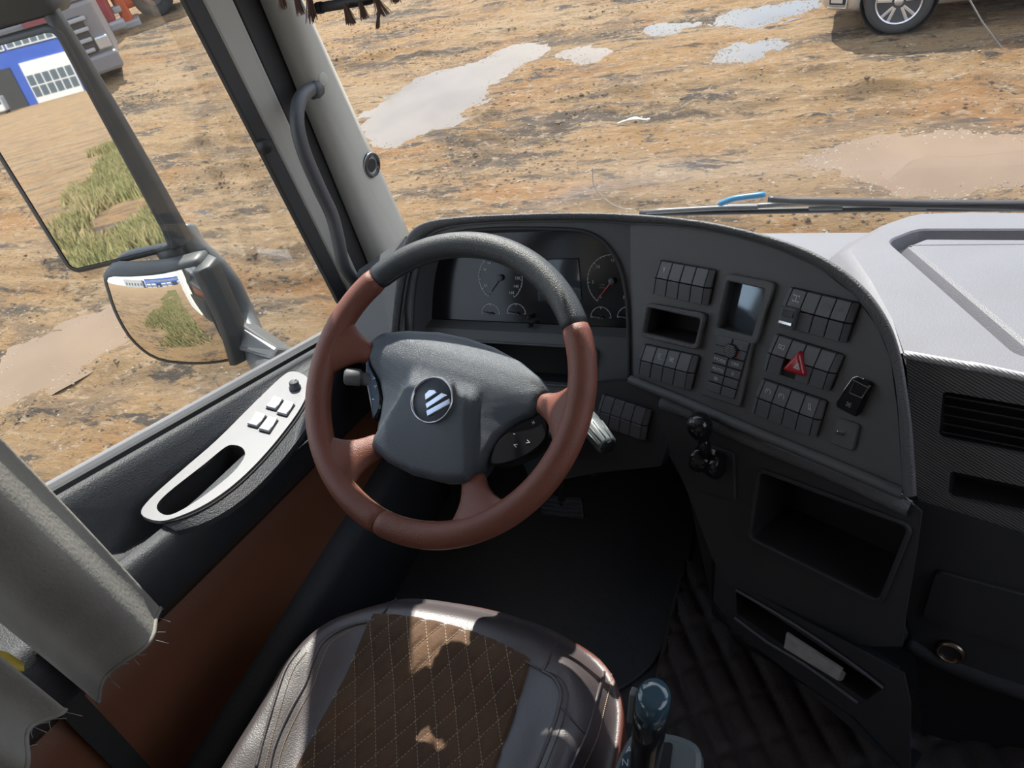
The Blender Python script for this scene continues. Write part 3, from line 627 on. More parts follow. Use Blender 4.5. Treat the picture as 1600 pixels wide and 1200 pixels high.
def icon(kind, fr, cx, cy, l, m, parent, s=.0042):
    """small printed pictograms, built from thin strokes"""
    S = []
    if kind == 'axle': S = [[(-1, 1.3), (1, 1.3)], [(0, 1.3), (0, -.6)], [(-1, .9), (-1, 1.7)], [(1, .9), (1, 1.7)], [(-1, -.6), (1, -.6)], [(-1, -1), (-1, -.2)], [(1, -1), (1, -.2)]]
    elif kind == 'car': S = [[(-1.4, -.4), (1.4, -.4), (1.2, .3), (.6, .9), (-.6, .9), (-1.2, .3), (-1.4, -.4)], [(-.9, -.4), (-.9, -.9)], [(.9, -.4), (.9, -.9)]]
    elif kind == 'sun': S = [circ(.6, 10) + [(.6, 0)], [(0, 1), (0, 1.3)]]
    elif kind == 'fan': S = [[(0, 0), (1, .4), (.6, 1), (0, 0), (-.4, 1), (-1, .6), (0, 0), (-1, -.4), (-.6, -1), (0, 0), (.4, -1), (1, -.6), (0, 0)]]
    elif kind == 'door': S = [[(-.8, -1), (-.8, 1), (.8, 1.1)], [(-.2, 1), (-.2, -1), (.8, -1)], [(-.5, 0), (.3, 0)]]
    elif kind == 'gaugeic': S = [circ(1, 14, 0, 0, -40, 230), [(0, 0), (-.6, .6)]]
    elif kind == 'lampic': S = [[(-1, -.6), (-1, .6), (-.2, .6), (-.2, -.6), (-1, -.6)], [(-.2, .4), (1, .8), (1, -.8), (-.2, -.4)]]
    elif kind == 'seatic': S = [[(-.3, 1.1), (.3, 1), (.6, -.6), (0, -.8), (-.3, 1.1)], [(.6, -.6), (1, -1), (0, -.8)]]
    elif kind == 'bulb': S = [[(-.3, 1), (.3, 1), (.3, .2), (-.3, .2), (-.3, 1)], [(0, .2), (0, -.9)]]
    elif kind == 'belt': S = [[(-1.2, -.2), (-.4, .2), (.4, -.2), (1.2, .2)]]
    elif kind == 'tri': S = [[(-1, -.8), (1, -.8), (0, 1), (-1, -.8)], [(-.5, -.5), (.5, -.5), (0, .45), (-.5, -.5)]]
    elif kind == 'screenic': S = [[(-1, -.2), (-.7, .8), (.7, .8), (1, -.2), (-1, -.2)], [(-.5, -.9), (-.2, .3)], [(.2, -.9), (.4, .3)]]
    elif kind == 'key': S = [circ(.5, 10, -.6, 0) + [(-.1, 0)], [(-.1, 0), (1.2, 0), (1.2, -.5)]]
    vs, fs = [], []
    for st in S:
        for (ax, ay), (bx, by) in zip(st, st[1:]):
            dx, dy = bx-ax, by-ay; L = math.hypot(dx, dy) or 1; nx, ny = -dy/L*.11, dx/L*.11; k = len(vs)
            for x, y in ((ax+nx, ay+ny), (bx+nx, by+ny), (bx-nx, by-ny), (ax-nx, ay-ny)): vs.append(fr.p(cx+x*s, cy+y*s, l))
            fs.append((k, k+1, k+2, k+3))
    return mesh('icon', vs, fs, m, parent)
bank([(1028, 406), (1118, 422), (1106, 478), (1016, 458)], icons=[(1, 0, 'bulb', 'icon')])
bank([(1004, 537), (1092, 556), (1079, 610), (993, 583)], icons=[(2, 0, 'door', 'icon'), (3, 0, 'fan', 'icon')])
b1, s1 = bank([(1232, 448), (1344, 474), (1322, 537), (1212, 506)], special={(1, 1)}, icons=[(1, 0, 'axle', 'icon'), (3, 0, 'car', 'icon_dim'), (4, 0, 'sun', 'icon_dim'), (3, 1, 'car', 'icon_dim')])
q = [bil(s1, .085, .42), bil(s1, .30, .42), bil(s1, .30, 1.02), bil(s1, .085, 1.02)]
rk = loft('raised_switch', [[A.p(*p, .003) for p in q], [A.p(*p, h) for p, h in zip(inset(q, .0008), (.024, .024, .016, .016))]], 'switch', b1, smooth=False, mods=[BEV(.0012)])
q2 = [bil(q, .05, .62), bil(q, .95, .62), bil(q, .95, .76), bil(q, .05, .76)]
plate('chrome_bar', A, q2, .016, .0225, 'chrome', b1, ch=.0006)
q3 = [bil(q, .15, .15), bil(q, .85, .15), bil(q, .85, .4), bil(q, .15, .4)]
plate('switch_window', A, q3, .02, .0232, 'gloss_black', b1, ch=.0005)
b2, s2 = bank([(1210, 521), (1319, 555), (1296, 612), (1190, 577)], special={(2, 1)}, icons=[(1, 0, 'lampic', 'icon')])
hz = [A.st(*p, .012) for p in ((1250, 549), (1259, 556), (1260, 586), (1226, 577))]
hz = rpoly([A.st(*p, .012) for p in ((1252, 546), (1261, 588), (1224, 577))], .006, 5)
def shr(p, k): a, b = sum(q[0] for q in p)/len(p), sum(q[1] for q in p)/len(p); return [(a+(x-a)*k, b+(y-b)*k) for x, y in p]
hb = loft('hazard_button', [[A.p(*p, .003) for p in inset(hz, -.002)], [A.p(*p, .016) for p in hz], [A.p(*p, .020) for p in shr(hz, .80)], [A.p(*p, .0208) for p in shr(hz, .60)]], 'hazard_red', b2, smooth=True, mods=[])
hb['label'] = 'red triangular hazard light button'
icon('tri', A, *A.st(1246, 572, .0205), .0214, 'icon', b2, s=.0045)
b3, s3 = bank([(1189, 591), (1292, 627), (1275, 685), (1172, 644)], icons=[(1, 0, 'gaugeic', 'icon'), (2, 0, 'gaugeic', 'icon'), (4, 0, 'seatic', 'icon'), (2, 1, 'gaugeic', 'icon_dim')])
kb_, sk_ = bank([(938, 617), (1016, 642), (1006, 690), (928, 662)], fr=D, icons=[(1, 0, 'lampic', 'icon_dim'), (2, 0, 'gaugeic', 'icon_dim')], lift=-.003)
# open pocket
po_ = rpoly([A.st(*p) for p in ((1014, 472), (1107, 489), (1095, 546), (1004, 524))], .009); pi_ = rpoly(PKI, .006)
pk = bezel('pocket_frame', A, po_, pi_, 0, .010, -.002, 'plastic_grain', dash, ch=.002)
loft('pocket_cavity', [[A.p(*p, -.001) for p in pi_], [A.p(*p, -.05) for p in inset(pi_, .004)]], 'deep_black', pk, caps=(False, True), smooth=False)
# climate panel with display
po_ = rpoly([A.st(*p) for p in ((1138, 426), (1216, 441), (1160, 635), (1098, 614))], .009)
pi_ = rpoly(SCR, .003)
cpn = plate('climate_panel', A, rpoly([A.st(*p) for p in ((1126, 512), (1183, 526), (1160, 635), (1098, 614))], .007), 0, .0075, 'plastic', dash)
bezel('display_frame', A, rpoly([A.st(*p) for p in ((1138, 426), (1216, 441), (1186, 538), (1118, 524))], .009), pi_, 0, .0085, -.016, 'plastic', cpn, ch=.002)
ds = plate('display', A, inset(pi_, -.001), -.022, -.016, 'screen_glass', cpn, ch=.0003)
ds['label'] = 'grey reflective display panel'
pb = [A.st(*p, .0075) for p in ((1122, 523), (1173, 535), (1148, 624), (1105, 609))]
plate('button_field', A, rpoly(pb, .003), .006, .0085, 'gap_black', cpn, ch=.0005)
for r in range(6):
    for k in (0, 1):
        g = .012; v0, v1_ = r/6 + .008, (r+1)/6 - (.02 if r in (1, 2, 3, 4) else .006)
        qd = [bil(pb, k*.5+g*1.4, v0), bil(pb, k*.5+.5-g*1.4, v0), bil(pb, k*.5+.5-g*1.4, v1_), bil(pb, k*.5+g*1.4, v1_)]
        plate('climate_button', A, qd, .0075, .0105, 'switch', cpn, ch=.0008)
        cx, cy = bil(pb, k*.5+.25, (v0+v1_)/2); T = {(2, 0): 'MODE', (2, 1): 'OFF', (3, 0): 'AUTO'}.get((r, k))
        if T: text('lettering', T, A.p(cx, cy, .0108), A.w, A.u, .0072, 'icon', cpn)
        elif (r, k) == (0, 1): icon('fan', A, cx+.002, cy-.002, .0108, 'icon_dim', cpn, .003)
        elif (r, k) == (1, 1): icon('tri', A, cx, cy, .0108, 'needle_red', cpn, .003)
        elif (r, k) == (3, 1): icon('sun', A, cx, cy, .0108, 'icon', cpn, .003)
        elif (r, k) == (4, 0): icon('screenic', A, cx, cy, .0108, 'icon', cpn, .0032)
        elif (r, k) == (4, 1): icon('key', A, cx, cy, .0108, 'icon_dim', cpn, .0032)
kc = A.px(1142, 548, .0115)
lathe('sensor_dial', kc - A.n*.004, A.n, [(.0112, 0), (.0112, .006), (.0100, .0072), (0, .0076)], 'gap_black', cpn, seg=28)
cx, cy = A.st(1142, 548, .0115)
for i in range(7):
    y = (i-3)*.0027; hw = math.sqrt(max(0, .0098**2 - y*y))
    if hw > .002: plate('dial_rib', A, [(cx-hw, cy+y-.0008), (cx+hw, cy+y-.0008), (cx+hw, cy+y+.0008), (cx-hw, cy+y+.0008)], .0135, .0158, 'icon_dim', cpn, ch=.0003)
# lamp switch with chrome framed window, and the covered socket under it
lsq = rpoly([A.st(*p, .006) for p in ((1334, 588), (1364, 600), (1341, 652), (1306, 634))], .006, 4)
ls = plate('lamp_switch', A, lsq, 0, .012, 'gloss_black', dash, ch=.003)
fo = [A.st(*p, .014) for p in ((1335, 594), (1358, 606), (1347, 623), (1326, 614))]
bezel('chrome_frame', A, rpoly(fo, .0015, 2), inset(rpoly(fo, .0015, 2), .0012), .011, .0145, .012, 'chrome', ls, ch=.0003)
icon('fan', A, *A.st(1326, 632, .012), .0123, 'icon_dim', ls, .0035)
tube('chrome_edge', [A.p(*A.st(*p, .010), .0105) for p in ((1307, 630), (1320, 608), (1333, 590), (1340, 588), (1350, 592))], .0007, 'chrome', ls, sides=6)
cs = plate('socket_cover', A, rpoly([A.st(*p, .004) for p in ((1308, 652), (1344, 664), (1334, 706), (1296, 692))], .006), 0, .006, 'plastic', dash, ch=.002)
plate('highlight_chip', A, rpoly([A.st(*p, .008) for p in ((1308, 673), (1319, 675), (1317, 681), (1306, 679))], .001, 2), .004, .009, 'chrome', cs, ch=.0005)  # chrome chip added to imitate a small white highlight on the cover
# ================================================================ steering wheel and column
WC = V((-.556, .7017, -.683)); WN = V((0, -.585, .811)).normalized(); _ex = V((1, 0, 0)); _ey = WN.cross(_ex)
TH = R_(10.6)
W = Fr(WC, w=_ex*math.cos(TH) - _ey*math.sin(TH), u=_ex*math.sin(TH) + _ey*math.cos(TH))
sw = thing('steering_wheel', 'four-spoke steering wheel in reddish brown and black leather', 'steering wheel', WC)
RM, RT = .2165, .0195
def rimsec(name, a0, a1, m, rt=RT, n=48):
    rings = []
    for i in range(n+1):
        a = R_(lerp(a0, a1, i/n)); e = min(i, n-i); r_ = rt*(1 if e else .93)
        rings.append([W.p(math.cos(a)*(RM + r_*math.cos(t)), math.sin(a)*(RM + r_*math.cos(t)), r_*1.0*math.sin(t)) for t in [2*math.pi*j/20 for j in range(20)]])
    return loft(name, rings, m, sw)
rb = rimsec('rim_upper_leather', 36.9, 143.0, 'rim_black'); rb['label'] = 'black leather upper rim'
rr1 = rimsec('rim_lower_leather', 143.3, 264.6, 'leather_brown', RT*1.02); rr1['label'] = 'reddish brown leather rim'
rr2 = rimsec('rim_lower_leather', 265.0, 396.6, 'leather_brown', RT*1.02); rr2['label'] = 'reddish brown leather rim'
def dashes(name, pts, r, m, parent, on=.6):
    """short thread stitches along a line, joined into one seam"""
    vs, fs = [], []
    for a, b in zip(pts, pts[1:]):
        a, b = V(a), V(b); b = a + (b-a)*on; t = (b-a).normalized(); x = t.cross(V((.3, .2, .9))).normalized(); y = x.cross(t); k = len(vs)
        for P in (a, b):
            for j in range(4): vs.append(P + x*r*math.cos(j*math.pi/2) + y*r*math.sin(j*math.pi/2))
        for j in range(4): fs.append((k+j, k+(j+1) % 4, k+4+(j+1) % 4, k+4+j))
        fs += [(k+3, k+2, k+1, k), (k+4, k+5, k+6, k+7)]
    return mesh(name, vs, fs, m, parent)
def rim_in(a0, a1, n): return [W.p(math.cos(R_(a))*(RM-RT*1.0), math.sin(R_(a))*(RM-RT*1.0), .001) for a in [lerp(a0, a1, i/n) for i in range(n+1)]]
dashes('rim_stitching', rim_in(40, 140, 80), .0008, 'thread_dark', sw)
dashes('rim_stitching', rim_in(228, 290, 55), .0009, 'thread', sw)
# hub pad
half = [(0, .080), (.05, .077), (.10, .066), (.135, .052), (.156, .037), (.159, .014), (.150, .0), (.125, -.021), (.108, -.046), (.102, -.07), (.096, -.10), (.088, -.120), (.05, -.133)]
out = half + [(0, -.138)] + [(-x, y) for x, y in reversed(half[1:])]
dense = []
for i in range(len(out)):
    a, b = out[i], out[(i+1) % len(out)]
    for j in range(5): dense.append((lerp(a[0], b[0], j/5), lerp(a[1], b[1], j/5)))
def sm(a, b, x): t = max(0, min(1, (x-a)/(b-a))); return t*t*(3-2*t)
def padz(x, y, rho):
    rid = lerp(.060, .092, sm(-.012, -.13, y))                 # raised shield between the two ridges
    top = sm(.02, -.03, y)
    return -.020 + .012*(1-rho**2) + .016*sm(rid+.004, rid-.008, abs(x))*top + .008*sm(-.02, .03, y) - .014*sm(.045, .082, y) - .008*sm(.90, 1, rho)*(1-sm(.03, .05, y))
c0 = (0, -.035); NR = 22; vs = [W.p(*c0, padz(*c0, 0))]; fs = []
ND = len(dense)
for i in range(1, NR+1):
    rho = i/NR
    for x, y in dense:
        X, Y = lerp(c0[0], x, rho), lerp(c0[1], y, rho); vs.append(W.p(X, Y, padz(X, Y, rho)))
for j in range(ND): fs.append((0, 1+j, 1+(j+1) % ND))
for i in range(NR-1):
    for j in range(ND): a = 1+i*ND; k = (j+1) % ND; fs.append((a+j, a+k, a+ND+k, a+ND+j))
b0 = 1+(NR-1)*ND
for l, sc in ((-.036, 1.0), (-.062, .97)):
    s = len(vs)
    for x, y in dense: vs.append(W.p(c0[0]+(x-c0[0])*sc, c0[1]+(y-c0[1])*sc, l))
    for j in range(ND): k = (j+1) % ND; fs.append((b0+j, b0+k, s+k, s+j))
    b0 = s
fs.append(tuple(range(b0, b0+ND)))
pad = mesh('hub_pad', vs, fs, 'hub_pad', sw, smooth=True)
pad['label'] = 'black grained airbag pad'
# badge: chrome ring with slanted bars
ec = (0, -.0255); el_ = padz(*ec, .05) + .0005
lathe('badge_disc', W.p(*ec, el_-.002), WN, [(.0335, 0), (.0335, .003), (0, .003)], 'hub_pad', pad, seg=40)
lathe('badge_ring', W.p(*ec, el_), WN, [(.0345, -.002), (.0345, .003), (.0335, .0042), (.0322, .003), (.0318, -.002)], 'chrome', pad, seg=48)
def wpx(x, y): return W.st(x, y, el_+.003)
for q in (((664, 616), (671, 609), (679, 609), (683, 614), (665, 626)), ((665, 631), (690, 614), (699, 618), (667, 639)), ((666, 642), (703, 622), (704, 631), (668, 651))):
    plate('badge_bar', W, [wpx(*p) for p in q], el_, el_+.0045, 'chrome', pad, ch=.0008)
# key pods in the side spokes
for s in (1, -1):
    pd = [(.157, .010), (.148, -.002), (.124, -.023), (.107, -.048), (.104, -.068), (.108, -.086), (.128, -.080), (.152, -.063), (.170, -.042), (.176, -.024), (.170, -.004)]
    if s < 0: pd = [(x*.97, y) for x, y in pd]; pd[5] = (.106, -.080); pd[6] = (.112, -.074); pd[7] = (.128, -.050); pd[8] = (.142, -.030); pd[9] = (.150, -.014); pd[10] = (.156, .002)
    pp = spl2([(x*s, y) for x, y in pd], 3, True)
    po2 = plate('key_pod', W, pp, -.050, -.020, 'gloss_black', sw, ch=.003)
    ks = [(.150, -.012, '+'), (.128, -.034, '-'), (.135, -.050, '<'), (.152, -.040, '>')] if s > 0 else [(-.140, .0, '+'), (-.130, -.020, '>'), (-.122, -.032, '<'), (-.118, -.05, '-')]
    for x, y, ch_ in ks: text('key_symbol', ch_, W.p(x, y, -.0195), W.w, W.u, .011, 'icon', po2)
# spokes
for s in (1, -1):
    rings = []
    for x, yc, hh, th, l in ((.140, .020, .0150, .013, -.028), (.158, .018, .0165, .014, -.024), (.172, .016, .0215, .0145, -.018), (.184, .014, .0300, .015, -.011), (.195, .012, .0410, .0155, -.005), (.206, .012, .053, .0150, 0), (.214, .012, .060, .010, 0)):
        rings.append([W.p(s*x - s*max(0, (abs(hh*math.cos(t))/.06)**2)*.006, yc + hh*math.cos(t), l + th*math.sin(t)) for t in [2*math.pi*j/20 for j in range(20)]])
    loft('spoke', rings, 'leather_brown', sw, mods=[SUB1])
    a = V((.084, -.112, 0)); b = V((.134, -.1705, 0)); d = (b-a); nrm = V((-d.y, d.x, 0)).normalized(); rings = []
    for t0, hh, th, l in ((-.05, .019, .012, -.030), (.12, .0200, .0135, -.026), (.35, .0225, .0145, -.018), (.55, .030, .015, -.010), (.75, .0420, .0155, -.004), (.92, .056, .0150, 0), (1.02, .066, .010, 0)):
        p = a + d*t0; rr = []
        for j in range(20):
            t = 2*math.pi*j/20; o = hh*math.cos(t); q = p + nrm*o - d.normalized()*(abs(o)/.06)**2*.008
            rr.append(W.p(s*q.x, q.y, l + th*math.sin(t)))
        rings.append(rr)
    loft('spoke', rings, 'leather_brown', sw, mods=[SUB1])
# column
colm = thing('stalk_housing', 'black shroud with two control stalks behind the wheel', 'steering column', WC - WN*.45)
rings = []
for l, hx, hy, oy in ((-.055, .050, .045, -.03), (-.075, .062, .060, -.03), (-.12, .066, .066, -.03), (-.18, .060, .060, -.03), (-.30, .05, .05, -.02), (-.42, .05, .05, 0)):
    q = rpoly([(-hx, hy+oy), (hx, hy+oy), (hx, -hy+oy), (-hx, -hy+oy)], .025, 4); rings.append([WC + _ex*a + _ey*b + WN*l for a, b in q])
loft('shroud', rings, 'plastic_soft', colm)
e0 = WC - WN*.10 + _ex*.05 - _ey*.03; e1 = ray(916, 655)*1.19; e2 = ray(950, 697)*1.145
st1 = tube('wiper_stalk', [e0, lerp(e0, e1, .6), e1], [.008, .009, .011], 'plastic', colm, sides=14)
ax = (e2-e1).normalized(); Ls = (e2-e1).length
gp = lathe('stalk_grip', e1, ax, [(.010, -.006), (.0165, -.004), (.0175, .012), (.0165, .016), (.0165, .019), (.0172, .021), (.0150, Ls-.004), (.0135, Ls)], 'selector_grey', st1, seg=28)
lathe('stalk_cap', e2 - ax*.001, ax, [(.0132, 0), (.0125, .003), (.008, .0045), (0, .005)], 'gloss_black', st1, seg=24)
for k in range(12):
    a = 2*math.pi*k/12; x_ = ax.cross(V((0, 0, 1))).normalized(); y_ = ax.cross(x_); d_ = x_*math.cos(a) + y_*math.sin(a)
    tube('grip_rib', [e1 + ax*.024 + d_*.0172, e1 + ax*(Ls-.004) + d_*.0152], .0011, 'wiper_grey', st1, sides=5)
e0 = WC - WN*.10 - _ex*.05 - _ey*.01; e1 = ray(562, 590)*1.20; e2 = ray(539, 588)*1.20
st2 = tube('indicator_stalk', [e0, lerp(e0, e1, .6), e1], [.008, .009, .010], 'plastic', colm, sides=14)
ax = (e2-e1).normalized(); Ls = (e2-e1).length
lathe('stalk_grip', e1, ax, [(.009, -.004), (.0135, 0), (.0135, Ls-.003), (.011, Ls), (0, Ls)], 'plastic', st2, seg=20)

# pedals and drain grille in the dark footwell
pv = thing('brake_pedal', 'dark ribbed pedal in the footwell under the wheel', 'pedal', onz(878, 800, -1.42))
PF2 = Fr(ray(878, 790)*1.62, 8, 40)
pq = [PF2.st(*p) for p in ((842, 772), (908, 778), (912, 812), (846, 806))]
plate('pad', PF2, rpoly(pq, .008), -.012, 0, 'rubber', pv)
for k in range(5): 
    a, b = bil(pq, .05, (k+.5)/5), bil(pq, .95, (k+.5)/5); tube('rib', [PF2.p(*a, .001), PF2.p(*b, .001)], .0022, 'rubber', pv, sides=6)
tube('arm', [PF2.p(*bil(pq, .5, .5), -.01), PF2.p(*bil(pq, .5, .5), -.01) + V((0, .10, .25))], .010, 'rubber', pv, sides=8)

# ================================================================ driver's seat
XC = -.567
def seat_out(a):            # plan outline: angle from the front, measured about (XC, .22)
    pts = SEAT_O; n = len(pts); f = (a % (2*math.pi))/(2*math.pi)*n; i = int(f); t = f-i
    return lerp(pts[i % n], pts[(i+1) % n], t)
ol = [(-.855, .33), (-.857, .417), (-.832, .497), (-.776, .549), (-.69, .584), (-.567, .596), (-.46, .588), (-.39, .572), (-.335, .548), (-.297, .505), (-.281, .44), (-.277, .37), (-.278, .20), (-.29, .0), (-.31, -.15), (-.42, -.20), (-.70, -.20), (-.82, -.15), (-.845, .0), (-.855, .18)]
ol = spl2(ol, 6, True)
SC0 = (XC, .22)
SEAT_O = []
for i in range(180):
    a = 2*math.pi*i/180; dx, dy = math.sin(a), math.cos(a); best = .3
    for p, q in zip(ol, ol[1:] + ol[:1]):
        px_, py_ = p[0]-SC0[0], p[1]-SC0[1]; ex_, ey_ = q[0]-p[0], q[1]-p[1]; den = dx*ey_ - dy*ex_
        if abs(den) < 1e-12: continue
        t = (px_*ey_ - py_*ex_)/den; s_ = (px_*dy - py_*dx)/den
        if t > 0 and -1e-6 <= s_ <= 1+1e-6: best = t
    SEAT_O.append(best)
def seat_h(x, y):
    dx, dy = x-SC0[0], y-SC0[1]; r = math.hypot(dx, dy); a = math.atan2(dx, dy); rho = r/max(.05, seat_out(a))
    side = sm(.14, .235, abs(x-XC))
    z = -1.062 + .030*side*sm(1.02, .80, rho) + .016*sm(.40, .50, y)*(1-side) - .006*sm(.15, 0, abs(x-XC))
    edge = sm(.80, 1.0, rho); z -= .055*edge*edge
    w = noise.noise(V((x*16, y*16, 3)))*.0028*side
    return z + w*(1-edge*.5)
seat = thing('driver_seat', "driver's seat cushion in dark leather with a quilted brown centre", 'seat', (XC, .2, FLOOR_Z))
NA, NRr = 180, 44; vs = [V((SC0[0], SC0[1], seat_h(*SC0)))]; fs = []; mi = []
for i in range(1, NRr+1):
    rho = (i/NRr)**.8
    for j in range(NA):
        a = 2*math.pi*j/NA; r = SEAT_O[j]*rho; x, y = SC0[0]+math.sin(a)*r, SC0[1]+math.cos(a)*r; vs.append(V((x, y, seat_h(x, y))))
for j in range(NA): fs.append((0, 1+j, 1+(j+1) % NA)); mi.append(0)
for i in range(NRr-1):
    for j in range(NA): a = 1+i*NA; k = (j+1) % NA; fs.append((a+j, a+k, a+NA+k, a+NA+j)); mi.append(0)
b0 = 1+(NRr-1)*NA
for dz, sc in ((-.018, 1.012), (-.05, 1.016), (-.11, 1.0), (-.17, .96)):
    s0 = len(vs)
    for j in range(NA):
        a = 2*math.pi*j/NA; r = SEAT_O[j]*sc; x, y = SC0[0]+math.sin(a)*r, SC0[1]+math.cos(a)*r; vs.append(V((x, y, -1.095+dz)))
    for j in range(NA): k = (j+1) % NA; fs.append((b0+j, b0+k, s0+k, s0+j)); mi.append(1)
    b0 = s0
fs.append(tuple(range(b0, b0+NA))); mi.append(1)
mesh('cushion_cover', vs, fs, None, seat, smooth=True, mi=mi, ms=['seat_leather', 'seat_leather_side'])
# quilted centre
def qtop(x): return .506 + .022*(1-((x-XC)/.15)**2) - .045*(x-XC)
NX, NY = 74, 150; vs = []; fs = []
def quilt(x, y):
    u, v = (x-XC)/.036, y/.062; d = min(abs(((u+v) % 1)-.5), 9); d1 = .5-abs(((u+v) % 1)-.5); d2 = .5-abs(((u-v) % 1)-.5)
    e = min(sm(0, .22, d1), sm(0, .22, d2)); return .0012 + .0038*e
for j in range(NY+1):
    for i in range(NX+1):
        x = lerp(XC-.148, XC+.148, i/NX); y = lerp(-.12, qtop(x), j/NY); ed = min(i, NX-i, NY-j)
        vs.append(V((x, y, seat_h(x, y) + (quilt(x, y) if ed > 0 else -.002))))
for j in range(NY):
    for i in range(NX): a = j*(NX+1)+i; fs.append((a, a+1, a+NX+2, a+NX+1))
q_ = mesh('quilted_centre', vs, fs, 'seat_suede', seat, smooth=True); q_['label'] = 'brown suede panel with diamond stitching'
for sg in (1, -1):
    for k in range(-16, 26):
        pts = []
        for i in range(0, 200):
            x = XC - .147 + .294*i/199; y = .062*sg*(k - sg*0 - (x-XC)/.036*1.0) if sg > 0 else .062*(k + (x-XC)/.036)
            if .0 < y < qtop(x)-.003: pts.append(V((x, y, seat_h(x, y)+.0022)))
        if len(pts) > 2:
            # even stitches
            ev = [pts[0]]
            for p in pts:
                if (p-ev[-1]).length > .0055: ev.append(p)
            if len(ev) > 2: dashes('quilt_stitching', ev, .00065, 'thread', seat)
def on_seat(x, y, up=.001):
    d = ray(x, y); t = -1.04/d.z
    for _ in range(8): P = d*t; t = (seat_h(P.x, P.y)+up)/d.z
    return d*t
def seam(px_, r=.0028, m='seat_leather', st=True, up=.0005, thread='thread_dark'):
    P = cat_rom([on_seat(x, y, up) for x, y in px_], 8); tube('piping', P, r, m, seat, sides=8)
    if st:
        Q = [p + V((.007, 0, 0)) for p in cat_rom([on_seat(x+5, y+1, .001) for x, y in px_], 14)]; Q = [V((p.x, p.y, seat_h(p.x, p.y)+.0008)) for p in Q]; dashes('seam_stitching', Q, .0007, thread, seat)
seam([(589, 969), (545, 978), (507, 1000), (490, 1030), (477, 1067), (456, 1105), (439, 1140), (426, 1175), (418, 1215)], thread='thread')
seam([(468, 1015), (446, 1046), (429, 1095), (415, 1142), (400, 1199)], r=.0024, thread='thread')
seam([(847, 1048), (866, 1060), (876, 1083), (870, 1115), (861, 1142), (846, 1180), (830, 1220)])
seam([(944, 1050), (934, 1085), (922, 1130), (908, 1165), (889, 1205)], r=.0024, thread='thread')
seam([(878, 1106), (898, 1128), (916, 1148)], st=False, r=.002)
seam([(619, 936), (604, 950), (589, 969)], st=False, r=.002)
seam([(870, 1005), (858, 1026), (847, 1048)], st=False, r=.002)
seam([(589, 971), (640, 968), (690, 977), (740, 993), (790, 1016), (847, 1048)], st=False, r=.0018)
# pedestal
box('pedestal', (-.80, -.15, FLOOR_Z+.002), (-.34, .42, -1.24), 'plastic_soft', seat, bev=.03)

# ================================================================ gear selector
gs = thing('gear_selector', 'gear selector with blue gloss cap beside the seat', 'gear lever', onz(1025, 1185, -1.02))
top = onz(1022, 1082, -.80); bot = onz(1003, 1225, -.99); ax = (top-bot).normalized(); Lg = (top-bot).length
gx = (V((1, 0, 0)) - ax*ax.x).normalized(); gy = ax.cross(gx)
rings = []
for h, rx, ry in ((0, .015, .018), (.05, .0175, .021), (.11, .0185, .023), (Lg-.035, .0185, .023)):
    rings.append([bot + ax*h + gx*rx*math.cos(t) + gy*ry*math.sin(t) for t in [2*math.pi*j/24 for j in range(24)]])
loft('grip', rings, 'gloss_black', gs)
rings = []
for h, rx, ry in ((Lg-.036, .0185, .023), (Lg-.02, .019, .0232), (Lg-.006, .0182, .0222), (Lg-.001, .0150, .0185), (Lg, .006, .008)):
    rings.append([bot + ax*h + gx*rx*math.cos(t) + gy*ry*math.sin(t) for t in [2*math.pi*j/24 for j in range(24)]])
loft('cap', rings, 'selector_blue', gs)
tp = bot + ax*(Lg-.055) - gx*.0195
loft('trigger', [[tp + ax*a + gx*b + gy*c for b, c in ((-.006, -.006), (.002, -.006), (.002, .006), (-.006, .006))] for a in (-.01, .045)], 'wiper_grey', gs, smooth=False, mods=[BEV(.002)])
BF = Fr(onz(1025, 1195, -1.0), w=(1, .15, 0), u=(-.15, 1, .25))
bq = rpoly([BF.st(*p) for p in ((962, 1190), (988, 1138), (1060, 1148), (1096, 1165), (1092, 1260), (940, 1280))], .02, 4)
bs = plate('base', BF, bq, -.05, .0, 'selector_grey', gs, ch=.006)
gq = rpoly([BF.st(*p) for p in ((996, 1160), (1052, 1160), (1040, 1260), (970, 1260))], .006, 3)
plate('gate', BF, gq, -.002, .002, 'gap_black', bs, ch=.0006)
sq = rpoly([BF.st(*p) for p in ((975, 1178), (994, 1168), (984, 1215), (958, 1225))], .003, 3)
plate('scale', BF, sq, -.001, .0016, 'selector_blue', bs, ch=.0005)
text('lettering', 'A', BF.px(983, 1172, .002) + BF.n*.001, BF.w, BF.u, .012, 'icon', bs)
text('lettering', 'N', BF.px(977, 1192, .002) + BF.n*.001, BF.w, BF.u, .012, 'icon', bs)
tube('stem', [bot - ax*.02, bot - V((0, 0, .45))], .02, 'gap_black', gs, sides=12)

